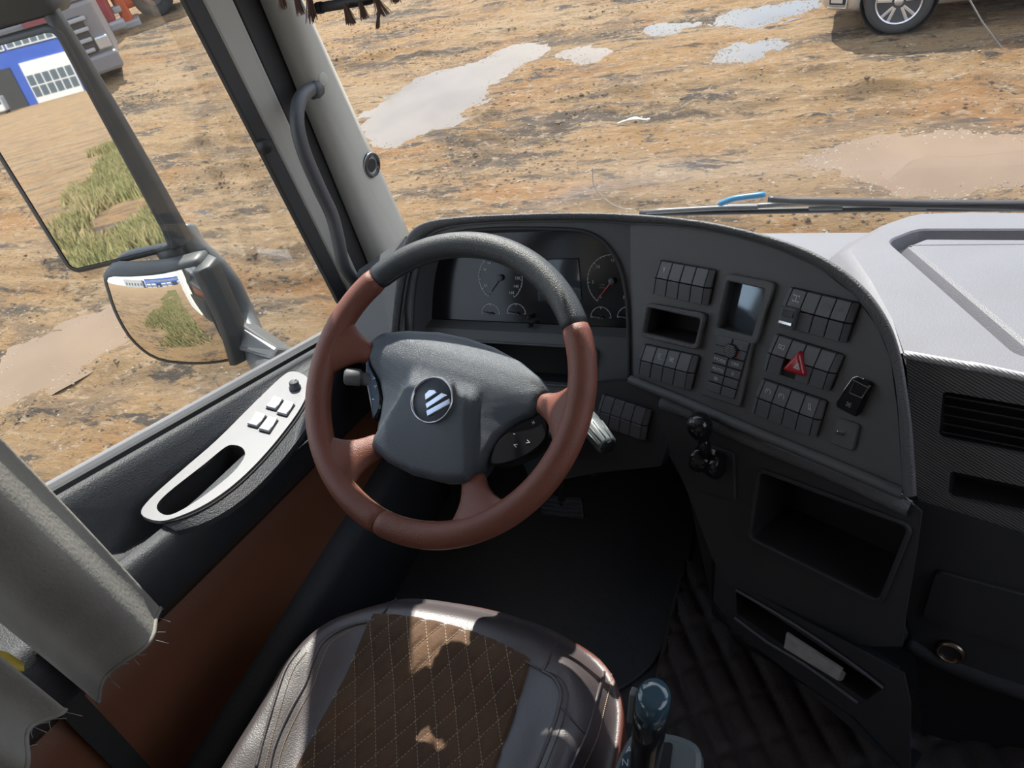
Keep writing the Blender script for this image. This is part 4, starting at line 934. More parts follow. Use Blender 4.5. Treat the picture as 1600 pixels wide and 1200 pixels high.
# ================================================================ hand brake valve on the lower dash
hb_ = thing('brake_valve_lever', 'black ball-topped brake lever on the lower dash', 'brake lever', D.px(1110, 735))
plq = rpoly([D.st(*p) for p in ((1090, 688), (1150, 705), (1152, 782), (1090, 762))], .008, 4)
plate('mounting_plate', D, plq, 0, .006, 'plastic_soft', hb_, ch=.002)
hx = D.px(1107, 722, .02)
lathe('drum', hx - D.w*.024, D.w, [(0, 0), (.020, 0), (.022, .002), (.022, .014), (.0195, .015), (.0195, .033), (.022, .034), (.022, .046), (.020, .048), (0, .048)], 'gloss_black', hb_, seg=28)
kt = ray(1093, 664)*(hx.length*.955/ray(1093, 664).length)
stp = kt + (hx-kt)*.25
tube('lever', [hx, lerp(hx, kt, .4), stp], [.011, .0095, .0085], 'gloss_black', hb_, sides=14)
axk = (kt-hx).normalized()
lathe('ball', kt, axk, [(.0095, -.030), (.0145, -.021), (.0190, -.009), (.0200, .0), (.0180, .010), (.012, .0170), (.005, .0195), (0, .0198)], 'gloss_black', hb_, seg=28)
plate('label_tab', D, rpoly([D.st(*p, .024) for p in ((1108, 702), (1116, 705), (1114, 712), (1106, 709))], .001, 2), .02, .0245, 'icon', hb_, ch=.0003)

# ================================================================ floor coverings
fm = thing('floor_mat', 'black rubber floor mat in the driver footwell', 'floor mat', onz(930, 950, FLOOR_Z))
mo = spl2([tuple(onz(*p, FLOOR_Z)[:2]) for p in ((1078, 880), (1062, 930), (1048, 990), (1020, 1040), (960, 1085), (880, 1110))] , 5)
mo = mo + [(-1.02, .35), (-1.02, 1.25), (-.34, 1.25)]
Ff = Fr((0, 0, FLOOR_Z), w=(1, 0, 0), u=(0, 1, 0))
plate('rubber_sheet', Ff, mo, .0005, .010, 'mat_rubber', fm, ch=.003)
tc_ = thing('tunnel_cover', 'dark brown quilted leatherette floor cover right of the seat', 'floor cover', onz(1200, 1100, FLOOR_Z))
d1 = (onz(1180, 1200, FLOOR_Z) - onz(1085, 985, FLOOR_Z)).normalized(); n1 = V((-d1.y, d1.x, 0)); sp_ = .052
d2 = V((-d1.x, d1.y, 0)); d2 = V((n1.x, n1.y, 0)); n2 = V((-d2.y, d2.x, 0))
NX, NY = 130, 150; vs, fs = [], []
def tun(x, y):
    p = V((x, y, 0)); e1_, e2_ = p.dot(n1)/sp_, p.dot(n2)/(sp_*1.7); f1 = .5-abs((e1_ % 1)-.5); f2 = .5-abs((e2_ % 1)-.5)
    return FLOOR_Z + .006 + .014*min(sm(0, .25, f1), .4+.6*sm(0, .18, f2))
def tl(y):      # left boundary follows the rubber mat
    return -.330 + .05*sm(.85, 1.05, y)
for j in range(NY+1):
    y = lerp(-.2, 1.02, j/NY)
    for i in range(NX+1): x = lerp(-.33, .62, i/NX); vs.append(V((x, y, tun(x, y))))
for j in range(NY):
    for i in range(NX):
        a = j*(NX+1)+i; p = vs[a]
        if p.y < 1.02 - .20*sm(-.27, .05, p.x): fs.append((a, a+1, a+NX+2, a+NX+1))
mesh('quilted_sheet', vs, fs, 'mat_brown', tc_, smooth=True)
tube('bound_edge', [V((-.33, lerp(-.2, 1.02, j/40), FLOOR_Z+.012)) for j in range(41)], .006, 'mat_brown', tc_, sides=8)
lbl = thing('paper_label', 'grey paper strip stuck in the console slot', 'label', E_.px(1270, 1025))
plate('strip', E_, [E_.st(*p, -.002) for p in ((1229, 989), (1316, 1046), (1309, 1063), (1225, 1012))], -.006, -.001, 'label_grey', lbl, ch=.0003)
mesh('bent_end', [E_.px(1316, 1046, -.001), E_.px(1309, 1063, -.001), E_.px(1322, 1052, -.015), E_.px(1316, 1066, -.015)], [(0, 1, 3, 2)], 'label_grey', lbl, mods=[('SOLIDIFY', dict(thickness=.0006))])

# ================================================================ curtains, belt
def bunch(name, label, X, y0, y1, zb, zt, nf, amp, seed, group=None):
    t = thing(name, label, 'curtain', (X, (y0+y1)/2, zb), group)
    rnd = random.Random(seed); ph = [rnd.uniform(0, 6) for _ in range(4)]; rings = []
    for k in range(26):
        f = k/25; z = lerp(zb, zt, f); ring = []
        for s in (1, -1):
            for i in range(41):
                u = i/40 if s > 0 else 1-i/40
                y = lerp(y0, y1, u) + .006*math.sin(5*f+ph[0]); 
                x = X + s*.012*math.sin(math.pi*min(1, max(0, u)))**.5 + amp*(math.sin(u*nf*2*math.pi+ph[1]+.5*math.sin(3*f)) + .4*math.sin(u*nf*4.4+ph[2]+2*f))*(1-.5*f)
                ring.append(V((x, y, z + (.010*math.sin(u*7+ph[3]) if k == 0 else 0))))
        rings.append(ring)
    loft('cloth', rings, 'curtain_cloth', t, caps=(False, True))
    # frayed hem
    hem = [rings[0][i] + V((0, 0, .004)) for i in range(0, 41)]
    tube('hem', hem, .0035, 'curtain_cloth', t, sides=6)
    for k in range(10):
        p = rings[0][rnd.randrange(2, 40)]; d = V((rnd.uniform(-.01, .02), rnd.uniform(-.008, .012), rnd.uniform(-.014, -.004)))
        tube('loose_thread', [p, p + d*.5, p + d + V((.004, 0, 0))], .0004, 'label_grey', t, sides=4)
    return t
XCU = -.92; e = onx(255, 955, XCU); e_l = onz(150, 1105, e.z)
bunch('side_curtain', 'grey cloth side curtain hanging free beside the door panel', XCU, e_l.y, e.y, e.z, .42, 1.25, .026, 3)
q = onx(38, 1070, -.885)
bunch('side_curtain', 'darker grey curtain fold hanging at the lower left picture edge', -.885, q.y-.10, q.y, onx(22, 1190, -.885).z, .42, 1.2, .012, 8)
yc_ = thing('yellow_cloth', 'small scrap of yellow cloth behind the curtain', 'cloth', onx(20, 1040, -.895))
rings = [[onx(x, y, -.895 + .008*math.sin(i*1.7+k)) for i, (x, y) in enumerate(((-40, 1010+k*14), (-12, 1013+k*13), (14, 1020+k*10), (38, 1036+k*4)))] for k in range(4)]
loft('scrap', rings, 'yellow_cloth', yc_, caps=(False, False), closed=False, mods=[('SOLIDIFY', dict(thickness=.002))])
sb = thing('seat_belt', 'black seat belt strap running down by the door', 'seat belt', onx(150, 1180, -.985))
P = [onx(x, y, -1.005) for x, y in ((20, 985), (70, 1050), (120, 1108), (170, 1160), (240, 1235))]
loft('strap', [[p + V((0, -.02, -.012)), p + V((0, .02, .012)), p + V((-.002, .02, .012)), p + V((-.002, -.02, -.012))] for p in cat_rom(P, 4)], 'belt_black', sb, smooth=False)

# fringe and rod at the windscreen top
fr_ = thing('curtain_fringe', 'brown tasselled fringe on a black rod at the windscreen top', 'fringe', ony(540, 20, 1.05))
YF = 1.05
zr = ony(545, 5, YF).z
def zrise(x): return lerp(zr, max(-.33, -.253 - (x+.65)*.112) + .037, sm(-.70, -.64, x)) + .06*sm(-.80, -.88, x)
tube('rod', [V((x, YF + .03*(1-abs(x)**3)*sm(-.8, -.4, x), zrise(x))) for x in [lerp(ony(498, 10, YF).x, 1.0, k/20) for k in range(21)]], .0075, 'rubber', fr_, sides=12)
lathe('rod_end', V((ony(498, 10, YF).x, YF, zr)), (-1, 0, 0), [(.0085, -.006), (.0085, .004), (.006, .007), (0, .007)], 'rubber', fr_, seg=14)
rings = []
for k in range(61):
    x = lerp(-.93, 1.05, k/60); w_ = .012*math.sin(k*1.9) + .006*math.sin(k*.7); yy = YF + .03*(1-abs(x)**3)
    rings.append([V((x, yy+w_*.5-.006, zrise(x)+.012)), V((x, yy+w_-.006, zrise(x)+.2)), V((x, yy+.02, .30)), V((x, yy+.024, .30)), V((x, yy+w_-.002, zrise(x)+.2)), V((x, yy+w_*.5-.002, zrise(x)+.012))])
loft('pelmet', rings, 'tassel_brown', fr_)
def tassel(x, y, dx, dy, wd, seed, at=None):
    rnd = random.Random(seed); vs, fs = [], []; a = at or ony(x, y, YF-.012); b = (at + V((.003, 0, -.045))) if at else ony(x+dx, y+dy, YF-.012); ax = b-a
    for k in range(90):
        o = V((rnd.gauss(0, .45), rnd.gauss(0, .45), 0)); r0 = .0022; p0 = a + o*r0; L = rnd.uniform(.82, 1.06)
        p1 = a + ax*.5*L + o*wd*.6; p2 = a + ax*L + o*wd
        for P, Q in ((p0, p1), (p1, p2)):
            t = (Q-P).normalized(); x_ = t.cross(V((.2, 1, .1))).normalized()*.00038; y_ = x_.cross(t).normalized()*.00038; n0 = len(vs)
            vs += [P+x_, P-x_*.5+y_, P-x_*.5-y_, Q+x_, Q-x_*.5+y_, Q-x_*.5-y_]; fs += [(n0, n0+1, n0+4, n0+3), (n0+1, n0+2, n0+5, n0+4), (n0+2, n0, n0+3, n0+5)]
    mesh('tassel', vs, fs, 'tassel_brown', fr_)
for i, (x, y, dx, dy, w_) in enumerate(((436, -25, 8, 38, .006), (458, -20, 14, 42, .0075), (482, -18, 6, 52, .010), (538, 5, 12, 33, .009), (562, 2, 8, 27, .008), (586, -4, 14, 28, .010), (592, 10, -2, 34, .003), (612, -22, 8, 26, .008))): tassel(x, y, dx, dy, w_, i)
for i in range(30):
    xx = -.62 + i*.055 + random.uniform(-.008, .008); tassel(0, 0, 0, 0, .009, 40+i, V((xx, YF+.03*(1-abs(xx)**3)-.012, zrise(xx)+.012)))
# ================================================================ outside: mirrors on the door
G = -3.25
sm_ = thing('side_mirror', 'tall truck door mirror with a wide-angle mirror below on one arm', 'mirror', onx(400, 560, -1.25))
M = Fr(onx(180, 250, -1.42), -24.1, 5.35)
mc = [M.st(78, 40), M.st(272, 372), M.st(266, 392), M.st(118, 424), M.st(104, 410)]
brx, bry = M.st(270, 386); tlx, tly = M.st(76, 46); blx, bly = M.st(112, 424)
wq = [(blx, tly), (tlx+.012, tly), (brx, bry), (blx, bly)]
mo_ = rpoly(wq, .022, 5)
plate('mirror_glass', M, inset(mo_, .004), -.004, .0, 'mirror_glass', sm_, ch=.0003)
loft('mirror_housing', [[M.p(*p, .002) for p in inset(mo_, .0035)], [M.p(*p, .003) for p in inset(mo_, -.002)], [M.p(*p, -.004) for p in inset(mo_, -.009)], [M.p(*p, -.035) for p in inset(mo_, -.010)], [M.p(*p, -.075) for p in inset(mo_, .02)], [M.p(*p, -.09) for p in inset(mo_, .05)]], 'mirror_body', sm_, caps=(False, True))
# heavy inner edge of the housing
eg1 = [M.p(tlx+.014, tly+.03, -.010), M.p((tlx+brx)/2+.016, (tly+bry)/2, -.014), M.p(brx+.012, bry-.005, -.012)]
rings = []
for i, p in enumerate(cat_rom(eg1, 4)): kk = lerp(.5, .9, i/8); rings.append([p + M.w*(a*kk) + M.n*(b*kk) for a, b in ((-.030, .012), (-.008, .018), (.022, .004), (.026, -.03), (.0, -.06), (-.03, -.05))])
loft('housing_edge', rings, 'mirror_body', sm_, mods=[BEV(.004)])
Lm = Fr(onx(258, 500, -1.40), -19, 2.5)
lq = spl2([Lm.st(*p) for p in ((158, 442), (200, 436), (250, 431), (294, 424), (302, 430), (318, 470), (336, 515), (356, 566), (352, 575), (300, 577), (240, 571), (205, 545), (180, 505), (163, 465))], 3, True)
RC = .42
def capl(a, b): cx = sum(p[0] for p in lq)/len(lq); cy = sum(p[1] for p in lq)/len(lq); return math.sqrt(RC*RC - (a-cx)**2 - (b-cy)**2) - RC
cx = sum(p[0] for p in lq)/len(lq); cy = sum(p[1] for p in lq)/len(lq); vs = [Lm.p(cx, cy, 0)]; fs = []; NL = len(lq)
for i in range(1, 13):
    for a, b in lq: X, Y = lerp(cx, a, i/12), lerp(cy, b, i/12); vs.append(Lm.p(X, Y, capl(X, Y)))
for j in range(NL): fs.append((0, 1+j, 1+(j+1) % NL))
for i in range(11):
    for j in range(NL): a = 1+i*NL; k = (j+1) % NL; fs.append((a+j, a+k, a+NL+k, a+NL+j))
mesh('wide_angle_glass', vs, fs, 'mirror_glass', sm_, smooth=True)
rg = lambda d, l: [Lm.p(*p, l + capl(*p)) for p in inset(lq, d)]
loft('lower_housing', [rg(.003, .001), rg(-.003, .003), rg(-.009, -.006), rg(-.010, -.04), rg(.012, -.085), rg(.05, -.10)], 'mirror_body', sm_, caps=(False, True))
eg2 = [Lm.st(303, 424), Lm.st(325, 470), Lm.st(345, 515), Lm.st(362, 572)]
rings = []
for p in cat_rom([Lm.p(*p, -.01) for p in eg2], 4): rings.append([p + Lm.w*a + Lm.n*b for a, b in ((-.006, .010), (.012, .014), (.032, .0), (.034, -.04), (.0, -.07))])
loft('lower_edge', rings, 'mirror_body', sm_, mods=[BEV(.004)])
# dark hood above the tall mirror
uq = rpoly([(blx-.02, tly+.020), (tlx+.030, tly+.020), (tlx+.022, tly+.30), (blx-.02, tly+.30)], .02, 4)
loft('upper_hood', [[M.p(*p, .004) for p in inset(uq, .006)], [M.p(*p, -.004) for p in uq], [M.p(*p, -.07) for p in uq], [M.p(*p, -.10) for p in inset(uq, .03)]], 'mirror_body', sm_)
# bracket between the two mirrors and the arm to the cab
b0, b1 = onx(255, 405, -1.40) - V((0, -.05, 0)), onx(262, 440, -1.40) - V((0, -.05, 0))
ar = [onx(262, 380, -1.42) + V((0, .06, 0)), onx(280, 410, -1.40) + V((0, .06, 0)), onx(318, 455, -1.38) + V((0, .07, 0)), onx(352, 520, -1.36) + V((0, .07, 0)), onx(382, 552, -1.30) + V((0, .04, 0)), onx(420, 575, -1.22), onx(450, 600, -1.12)]
tube('arm', cat_rom(ar, 4), [.026]*9 + [.03]*8 + [.034]*8, 'mirror_arm', sm_, sides=14, flat=1.25)
tube('bracket', [onx(232, 395, -1.43) + V((0, .05, 0)), onx(262, 440, -1.41) + V((0, .05, 0))], .03, 'mirror_body', sm_, sides=12)
ap = [onx(368, 500, -1.30), onx(435, 545, -1.17), onx(424, 562, -1.17), onx(365, 545, -1.30)]
loft('arm_cover', [ap, [p + V((0, .05, -.05)) for p in ap]], 'mirror_arm', sm_, smooth=False, mods=[BEV(.008)])

# wiper resting along the bottom of the windscreen
YW = 1.63
def wp(x, y, dy=0): return ony(x, y, YW+dy)
wi = thing('windscreen_wiper', 'long black windscreen wiper lying along the glass with a blue clip', 'wiper', wp(1300, 330))
blade = [wp(1000, 334), wp(1100, 331.5), wp(1200, 329.5), wp(1300, 327.5), wp(1400, 326), wp(1500, 325.5), wp(1600, 325), wp(1750, 327)]
tube('blade_rubber', cat_rom(blade, 3), .0075, 'wiper_black', wi, sides=8)
spine = [wp(1010, 331, -.006), wp(1100, 326, -.006), wp(1180, 322, -.006), wp(1240, 318, -.006), wp(1330, 318, -.006), wp(1440, 321, -.006), wp(1600, 322, -.006)]
tube('spine', cat_rom(spine, 3), .006, 'wiper_grey', wi, sides=8)
arm_ = [wp(1200, 311, -.02), wp(1240, 314, -.02), wp(1330, 316, -.02), wp(1450, 319, -.02), wp(1620, 322, -.02), wp(1800, 330, 0)]
tube('arm', cat_rom(arm_, 3), [.008]*4 + [.010]*8 + [.012]*4, 'wiper_black', wi, sides=8)
for x in (1160, 1290, 1420): 
    p = wp(x, 323.5, -.012); box('bridge', p - V((.035, .006, .006)), p + V((.035, .006, .006)), 'wiper_grey', wi, bev=.003)
bl_ = cat_rom([wp(1122, 320, -.03), wp(1145, 311, -.03), wp(1170, 307, -.03), wp(1196, 304, -.03)], 4)
tube('blue_clip', bl_, [.003] + [.0068]*11 + [.005], 'blue_plastic', wi, sides=10)['label'] = 'bright blue plastic clip'

# ================================================================ muddy yard
PUD = []       # (cx, cy, rx, ry, angle, kind)
def pud(pts, kind, grow=1.0):
    P = [onz(x, y, G) for x, y in pts]; c_ = sum(P, V())/len(P); PUD.append((P, c_, kind))
PUDS = [([(1112, 88), (1135, 72), (1180, 62), (1226, 64), (1205, 80), (1165, 94), (1130, 96)], 'sky', 'small grey puddle of water near the parked car'),
        ([(1120, 26), (1160, 14), (1230, 2), (1290, -6), (1270, 12), (1220, 28), (1165, 42), (1140, 38)], 'sky', 'blue grey puddle left of the parked car bumper'),
        ([(560, 205), (590, 165), (640, 128), (700, 105), (760, 90), (800, 68), (840, 66), (850, 84), (800, 110), (765, 140), (720, 180), (650, 215), (600, 228)], 'pale', 'wide pale puddle beyond the windscreen pillar'),
        ([(870, 86), (900, 74), (950, 72), (955, 84), (910, 96)], 'pale', 'little pale puddle right of the wide pale one'),
        ([(1262, 250), (1310, 228), (1380, 212), (1470, 205), (1560, 208), (1640, 215), (1660, 260), (1600, 285), (1520, 300), (1440, 308), (1380, 290), (1320, 270)], 'mud', 'brown muddy puddle just ahead of the windscreen'),
        ([(-20, 600), (20, 545), (90, 510), (160, 485), (225, 480), (215, 510), (150, 560), (80, 600), (20, 630)], 'mud', 'brown muddy puddle beside the lower mirror'),
        ([(1000, 45), (1050, 32), (1080, 36), (1060, 46), (1020, 52)], 'sky', 'thin grey puddle left of the other two')]
polys = [[(onz(x, y, G).x, onz(x, y, G).y) for x, y in p] for p, k, l in PUDS]
polys = [spl2(p, 3, True) for p in polys]
boxes = [(min(q[0] for q in p)-.6, max(q[0] for q in p)+.6, min(q[1] for q in p)-.6, max(q[1] for q in p)+.6) for p in polys]
def sdist(p, x, y):
    ins = False; best = 9
    for (ax, ay), (bx, by) in zip(p, p[1:] + p[:1]):
        dx, dy = bx-ax, by-ay; t = max(0, min(1, ((x-ax)*dx+(y-ay)*dy)/(dx*dx+dy*dy+1e-12))); d = math.hypot(x-ax-dx*t, y-ay-dy*t); best = min(best, d)
        if (ay > y) != (by > y) and x < (bx-ax)*(y-ay)/(by-ay)+ax: ins = not ins
    return -best if ins else best
WL = G - .012
def gz(x, y):
    near = sm(40, 14, math.hypot(x, y))
    z = .05*noise.noise(V((x*.35, y*.9, 0))) + near*(.030*noise.noise(V((x*1.3, y*3.2, 4))) + .020*noise.noise(V((x*4.5, y*8, 7))) + .010*noise.noise(V((x*12, y*15, 2))))
    # tyre ruts running across the yard
    r = noise.noise(V((x*.25, 0, 9)))*1.2
    for y0, s_ in ((5.15, .10), (7.35, .12), (8.0, .06), (11.2, .15), (3.4, .10), (4.3, -.05)):
        d = y - (y0 + s_*(x+2) + r*.25)
        z -= .07*math.exp(-(d/.14)**2)*(.6+.8*noise.noise(V((x*2.3, y0, 1)))); z += .06*math.exp(-((abs(d)-.26)/.09)**2)*(.5+noise.noise(V((x*3.1, y*3, y0))))
    w = 1.0; dmin = 9
    for p, b in zip(polys, boxes):
        if b[0] < x < b[1] and b[2] < y < b[3]: dmin = min(dmin, sdist(p, x, y))
    if dmin < .5:
        n_ = .16*noise.noise(V((x*2.5, y*3.5, 11))) + .12*noise.noise(V((x*8, y*10, 5)))
        k = sm(-.05, .45, dmin + n_); z = lerp(-.012 + .10*(dmin+n_) if dmin+n_ < 0 else -.012 + .05*(dmin+n_), z, k)
        if dmin + n_ < 0: z = max(z, -.05)
    return G + z
def axis(segs):
    o = []
    for a, b, s in segs:
        n_ = max(1, round((b-a)/s)); o += [lerp(a, b, i/n_) for i in range(n_)]
    return o + [segs[-1][1]]
gx_ = axis([(-60, -32, 2.0), (-32, -18, .5), (-18, -8, .16), (-8, 2.0, .055), (2.0, 5, .3), (5, 40, 3)])
gy_ = axis([(-8, 1.6, .8), (1.6, 3.0, .14), (3.0, 10.6, .05), (10.6, 16, .12), (16, 30, .5), (30, 90, 4)])
nx = len(gx_); vs = [V((x, y, gz(x, y))) for y in gy_ for x in gx_]
fs = [(j*nx+i, j*nx+i+1, (j+1)*nx+i+1, (j+1)*nx+i) for j in range(len(gy_)-1) for i in range(nx-1)]
def dirt():
    m = mat('dirt', (.5, .33, .17), .95); t = m.node_tree; b = t.nodes['Principled BSDF']; geo = t.nodes.new('ShaderNodeNewGeometry')
    def nz(scale, sx, sy, det=6, off=0, rough=.6):
        mp = t.nodes.new('ShaderNodeMapping'); mp.inputs['Scale'].default_value = (sx, sy, 1); mp.inputs['Location'].default_value = (off, off*.7, 0); mp.inputs['Rotation'].default_value = (0, 0, R_(-6))
        t.links.new(geo.outputs['Position'], mp.inputs[0]); z = t.nodes.new('ShaderNodeTexNoise'); z.inputs['Scale'].default_value = scale; z.inputs['Detail'].default_value = det; z.inputs['Roughness'].default_value = rough; t.links.new(mp.outputs[0], z.inputs[0]); return z.outputs[0]
    def ramp(src, lo, hi):
        r = t.nodes.new('ShaderNodeMapRange'); r.inputs['From Min'].default_value = lo; r.inputs['From Max'].default_value = hi; t.links.new(src, r.inputs[0]); return r.outputs[0]
    def mix(f, a, c):
        x = t.nodes.new('ShaderNodeMix'); x.data_type = 'RGBA'; t.links.new(f, x.inputs['Factor'])
        for k, v in (('A', a), ('B', c)):
            if isinstance(v, tuple): x.inputs[k].default_value = (*v, 1)
            else: t.links.new(v, x.inputs[k])
        return x.outputs['Result']
    c = mix(ramp(nz(.55, .5, 1.1), .38, .62), (.275, .155, .058), (.305, .203, .104))
    c = mix(ramp(nz(.8, .5, 1.1, 6, 13), .53, .63), c, (.27, .135, .046))
    c = mix(ramp(nz(1.3, .55, 1.3, 8, 3, .65), .51, .61), c, (.180, .114, .060))
    c = mix(ramp(nz(.7, .45, 1.7, 10, 21, .72), .54, .60), c, (.085, .060, .038))
    c = mix(ramp(nz(2.2, .5, 1.4, 9, 9, .74), .55, .60), c, (.060, .044, .029))
    c = mix(ramp(nz(9, .8, 1.2, 6, 5, .75), .54, .64), c, (.36, .26, .16))
    c = mix(ramp(nz(18, .8, 1.1, 5, 8, .8), .575, .64), c, (.080, .056, .035))
    t.links.new(c, b.inputs['Base Color'])
    q = t.nodes.new('ShaderNodeBump'); q.inputs['Strength'].default_value = 1.0; q.inputs['Distance'].default_value = .09; t.links.new(nz(6, .55, 1.35, 10, 1, .74), q.inputs['Height']); t.links.new(q.outputs[0], b.inputs['Normal'])
dirt()
gd = tag(mesh('ground', vs, fs, 'dirt', smooth=True), 'rutted tan and brown mud yard around the truck', kind='structure')
_gb = [V((x, y, G - .02)) for x, y in ((-180, -8), (100, -8), (100, -260), (-180, -260))]
tag(mesh('ground_rear', _gb, [(0, 1, 2, 3)], 'dirt'), 'dirt yard behind the truck', kind='structure')
def water(name, col, rough, spec):
    mat(name, col, rough, spec=spec, vary=(1.2, tuple(c*.85 for c in col)))
water('puddle_sky', (.13, .125, .12), .03, .5); water('puddle_pale', (.20, .165, .13), .08, .2); water('puddle_mud', (.195, .128, .074), .12, .2)
for (p, k, l), poly in zip(PUDS, polys):
    big = inset(poly, -.16); n_ = len(big); c_ = V((sum(a for a, b in big)/n_, sum(b for a, b in big)/n_, WL))
    tri = tessellate_polygon([[V((a, b, 0)) for a, b in big]])
    tag(mesh('puddle', [V((a, b, WL)) for a, b in big], [tuple(t_) for t_ in tri], 'puddle_' + k), l, 'puddle', 'puddles in the muddy yard')
# clods and stones
mat('clod', (.09, .06, .036), .95, vary=(3, (.18, .12, .07))); mat('stone', (.33, .275, .21), .9, vary=(3, (.23, .175, .12)))
def scatter(name, label, n_, rmin, rmax, m, seed, clump):
    rnd = random.Random(seed); vs, fs = [], []
    base = [(1, 0, 0), (-1, 0, 0), (0, 1, 0), (0, -1, 0), (0, 0, 1), (0, 0, -.5)]; tri = [(0, 2, 4), (2, 1, 4), (1, 3, 4), (3, 0, 4), (2, 0, 5), (1, 2, 5), (3, 1, 5), (0, 3, 5)]
    c = 0
    while c < n_:
        x = rnd.uniform(-13, 2.0); y = rnd.uniform(2.2, 13.5)
        if clump and noise.noise(V((x*.45, y*1.5, 9))) < rnd.uniform(-.1, .45): continue
        if -.9 < x < 4.3 and 8.95 < y < 11.2: continue
        if any(b[0]+.5 < x < b[1]-.5 and b[2]+.5 < y < b[3]-.5 and sdist(p, x, y) < .02 for p, b in zip(polys, boxes)): continue
        s = rnd.uniform(rmin, rmax)*rnd.random()**.7 + .006; z = gz(x, y); a = rnd.uniform(0, 6.3); k = len(vs)
        for bx, by, bz in base:
            j = rnd.uniform(.7, 1.25); X, Y = bx*math.cos(a)-by*math.sin(a), bx*math.sin(a)+by*math.cos(a); vs.append(V((x+X*s*j*1.2, y+Y*s*j, z+bz*s*j*.5)))
        fs += [(k+a_, k+b_, k+c_) for a_, b_, c_ in tri]; c += 1
    return tag(mesh(name, vs, fs, m), label, name.split('_')[-1], kind='stuff')
def shore(name, label, n_, m, seed):
    rnd = random.Random(seed); vs, fs = [], []
    base = [(1, 0, 0), (-1, 0, 0), (0, 1, 0), (0, -1, 0), (0, 0, 1), (0, 0, -.5)]; tri = [(0, 2, 4), (2, 1, 4), (1, 3, 4), (3, 0, 4), (2, 0, 5), (1, 2, 5), (3, 1, 5), (0, 3, 5)]
    for c in range(n_):
        p = polys[rnd.choice((0, 0, 1, 1, 2, 2, 3, 4, 4, 4, 5, 6))]; i = rnd.randrange(len(p)); a, b = p[i], p[(i+1) % len(p)]; t = rnd.random()
        x = lerp(a[0], b[0], t) + rnd.gauss(0, .10); y = lerp(a[1], b[1], t) + rnd.gauss(0, .08); s = rnd.uniform(.003, .013); z = max(gz(x, y), WL); k = len(vs)
        for bx, by, bz in base: j = rnd.uniform(.7, 1.3); vs.append(V((x+bx*s*j*1.3, y+by*s*j, z+bz*s*j*.6)))
        fs += [(k+a_, k+b_, k+c_) for a_, b_, c_ in tri]
    return tag(mesh(name, vs, fs, m), label, 'stones', kind='stuff')
shore('shore_pebbles', 'pale pebbles along the puddle edges', 2600, 'stone', 12)
scatter('mud_clods', 'loose dark mud clods scattered over the yard', 7000, .008, .026, 'clod', 5, True)
scatter('pale_stones', 'small pale stones scattered over the yard', 5000, .005, .014, 'stone', 6, False)

mat('litter_white', (.55, .54, .52), .5)
lq_ = [onz(x, y, G+.02) for x, y in ((964, 193), (978, 188), (994, 185), (1010, 187), (1014, 185))]
lt_ = tag(tube('litter_scrap', cat_rom(lq_, 4), [.004, .012, .014, .018, .012, .022, .030, .034, .034, .022, .014, .014, .010, .010, .022, .022, .014], 'litter_white', sides=6, flat=.4), 'white plastic scrap lying on the mud', 'litter')
# ================================================================ parked car ahead on the right
mat('car_paint', (.40, .355, .30), .28, metal=.35, coat=.6); mat('car_glass', (.03, .035, .04), .05); mat('tyre', (.035, .034, .033), .8, bump=(60, .5)); mat('alloy', (.62, .62, .64), .28, metal=.85)
mat('arch_black', (.012, .012, .012), .8); mat('lamp_clear', (.5, .52, .55), .12, metal=.6)
car = thing('parked_car', 'beige saloon car parked side-on ahead of the windscreen', 'car', (1.6, 10.0, G))
YN = 9.14           # near side of the body
sec = []
#        x     half  bot  belt  shoulder_in  top  top_half
ST = [(-.72, .52, .26, .58, .50, .66, .40), (-.66, .70, .22, .62, .66, .72, .56), (-.52, .82, .20, .68, .76, .79, .62), (-.25, .88, .19, .78, .82, .90, .66), (.10, .90, .19, .86, .84, .96, .66), (.55, .905, .19, .90, .85, 1.00, .66),
      (.80, .91, .19, .92, .85, 1.06, .66), (1.35, .91, .19, .94, .84, 1.36, .56), (1.75, .91, .19, .95, .83, 1.47, .54), (2.4, .91, .19, .96, .83, 1.49, .54), (3.0, .91, .19, .97, .83, 1.44, .54), (3.6, .90, .2, .98, .82, 1.16, .60), (4.0, .86, .24, .98, .78, 1.06, .60), (4.15, .78, .3, .9, .7, .98, .5)]
YC = YN + .91; rings = []
for x, hf, bt, be, sh, tp, th in ST:
    hp_ = [(hf*.92, bt), (hf*.99, bt+.10), (hf, lerp(bt, be, .5)), (hf*.995, be-.06), (sh, be), (lerp(sh, th, .8), lerp(be, tp, .85)), (th*.8, tp-.005), (0, tp)]
    ring = [V((x, YC - a, G + z)) for a, z in hp_] + [V((x, YC + a, G + z)) for a, z in reversed(hp_[:-1])]
    rings.append(ring)
body = loft('body', rings, 'car_paint', car, mods=[SUB1])
def cut(o, cyls):
    for (x, y0, y1, z, r) in cyls:
        n_ = 32; vs = [V((x + r*math.cos(2*math.pi*i/n_), y, z + r*math.sin(2*math.pi*i/n_))) for y in (y0, y1) for i in range(n_)]
        fs = [(i, (i+1) % n_, n_+(i+1) % n_, n_+i) for i in range(n_)] + [tuple(range(n_)), tuple(reversed(range(n_, 2*n_)))]
        c = mesh('cutter', vs, fs, 'arch_black'); md = o.modifiers.new('arch', 'BOOLEAN'); md.object = c; md.operation = 'DIFFERENCE'; md.solver = 'EXACT'
        bpy.context.view_layer.update(); dg = bpy.context.evaluated_depsgraph_get(); me = bpy.data.meshes.new_from_object(o.evaluated_get(dg)); o.modifiers.clear(); o.data = me
        bpy.data.objects.remove(c)
WX = (.07, 2.77); WR = .325
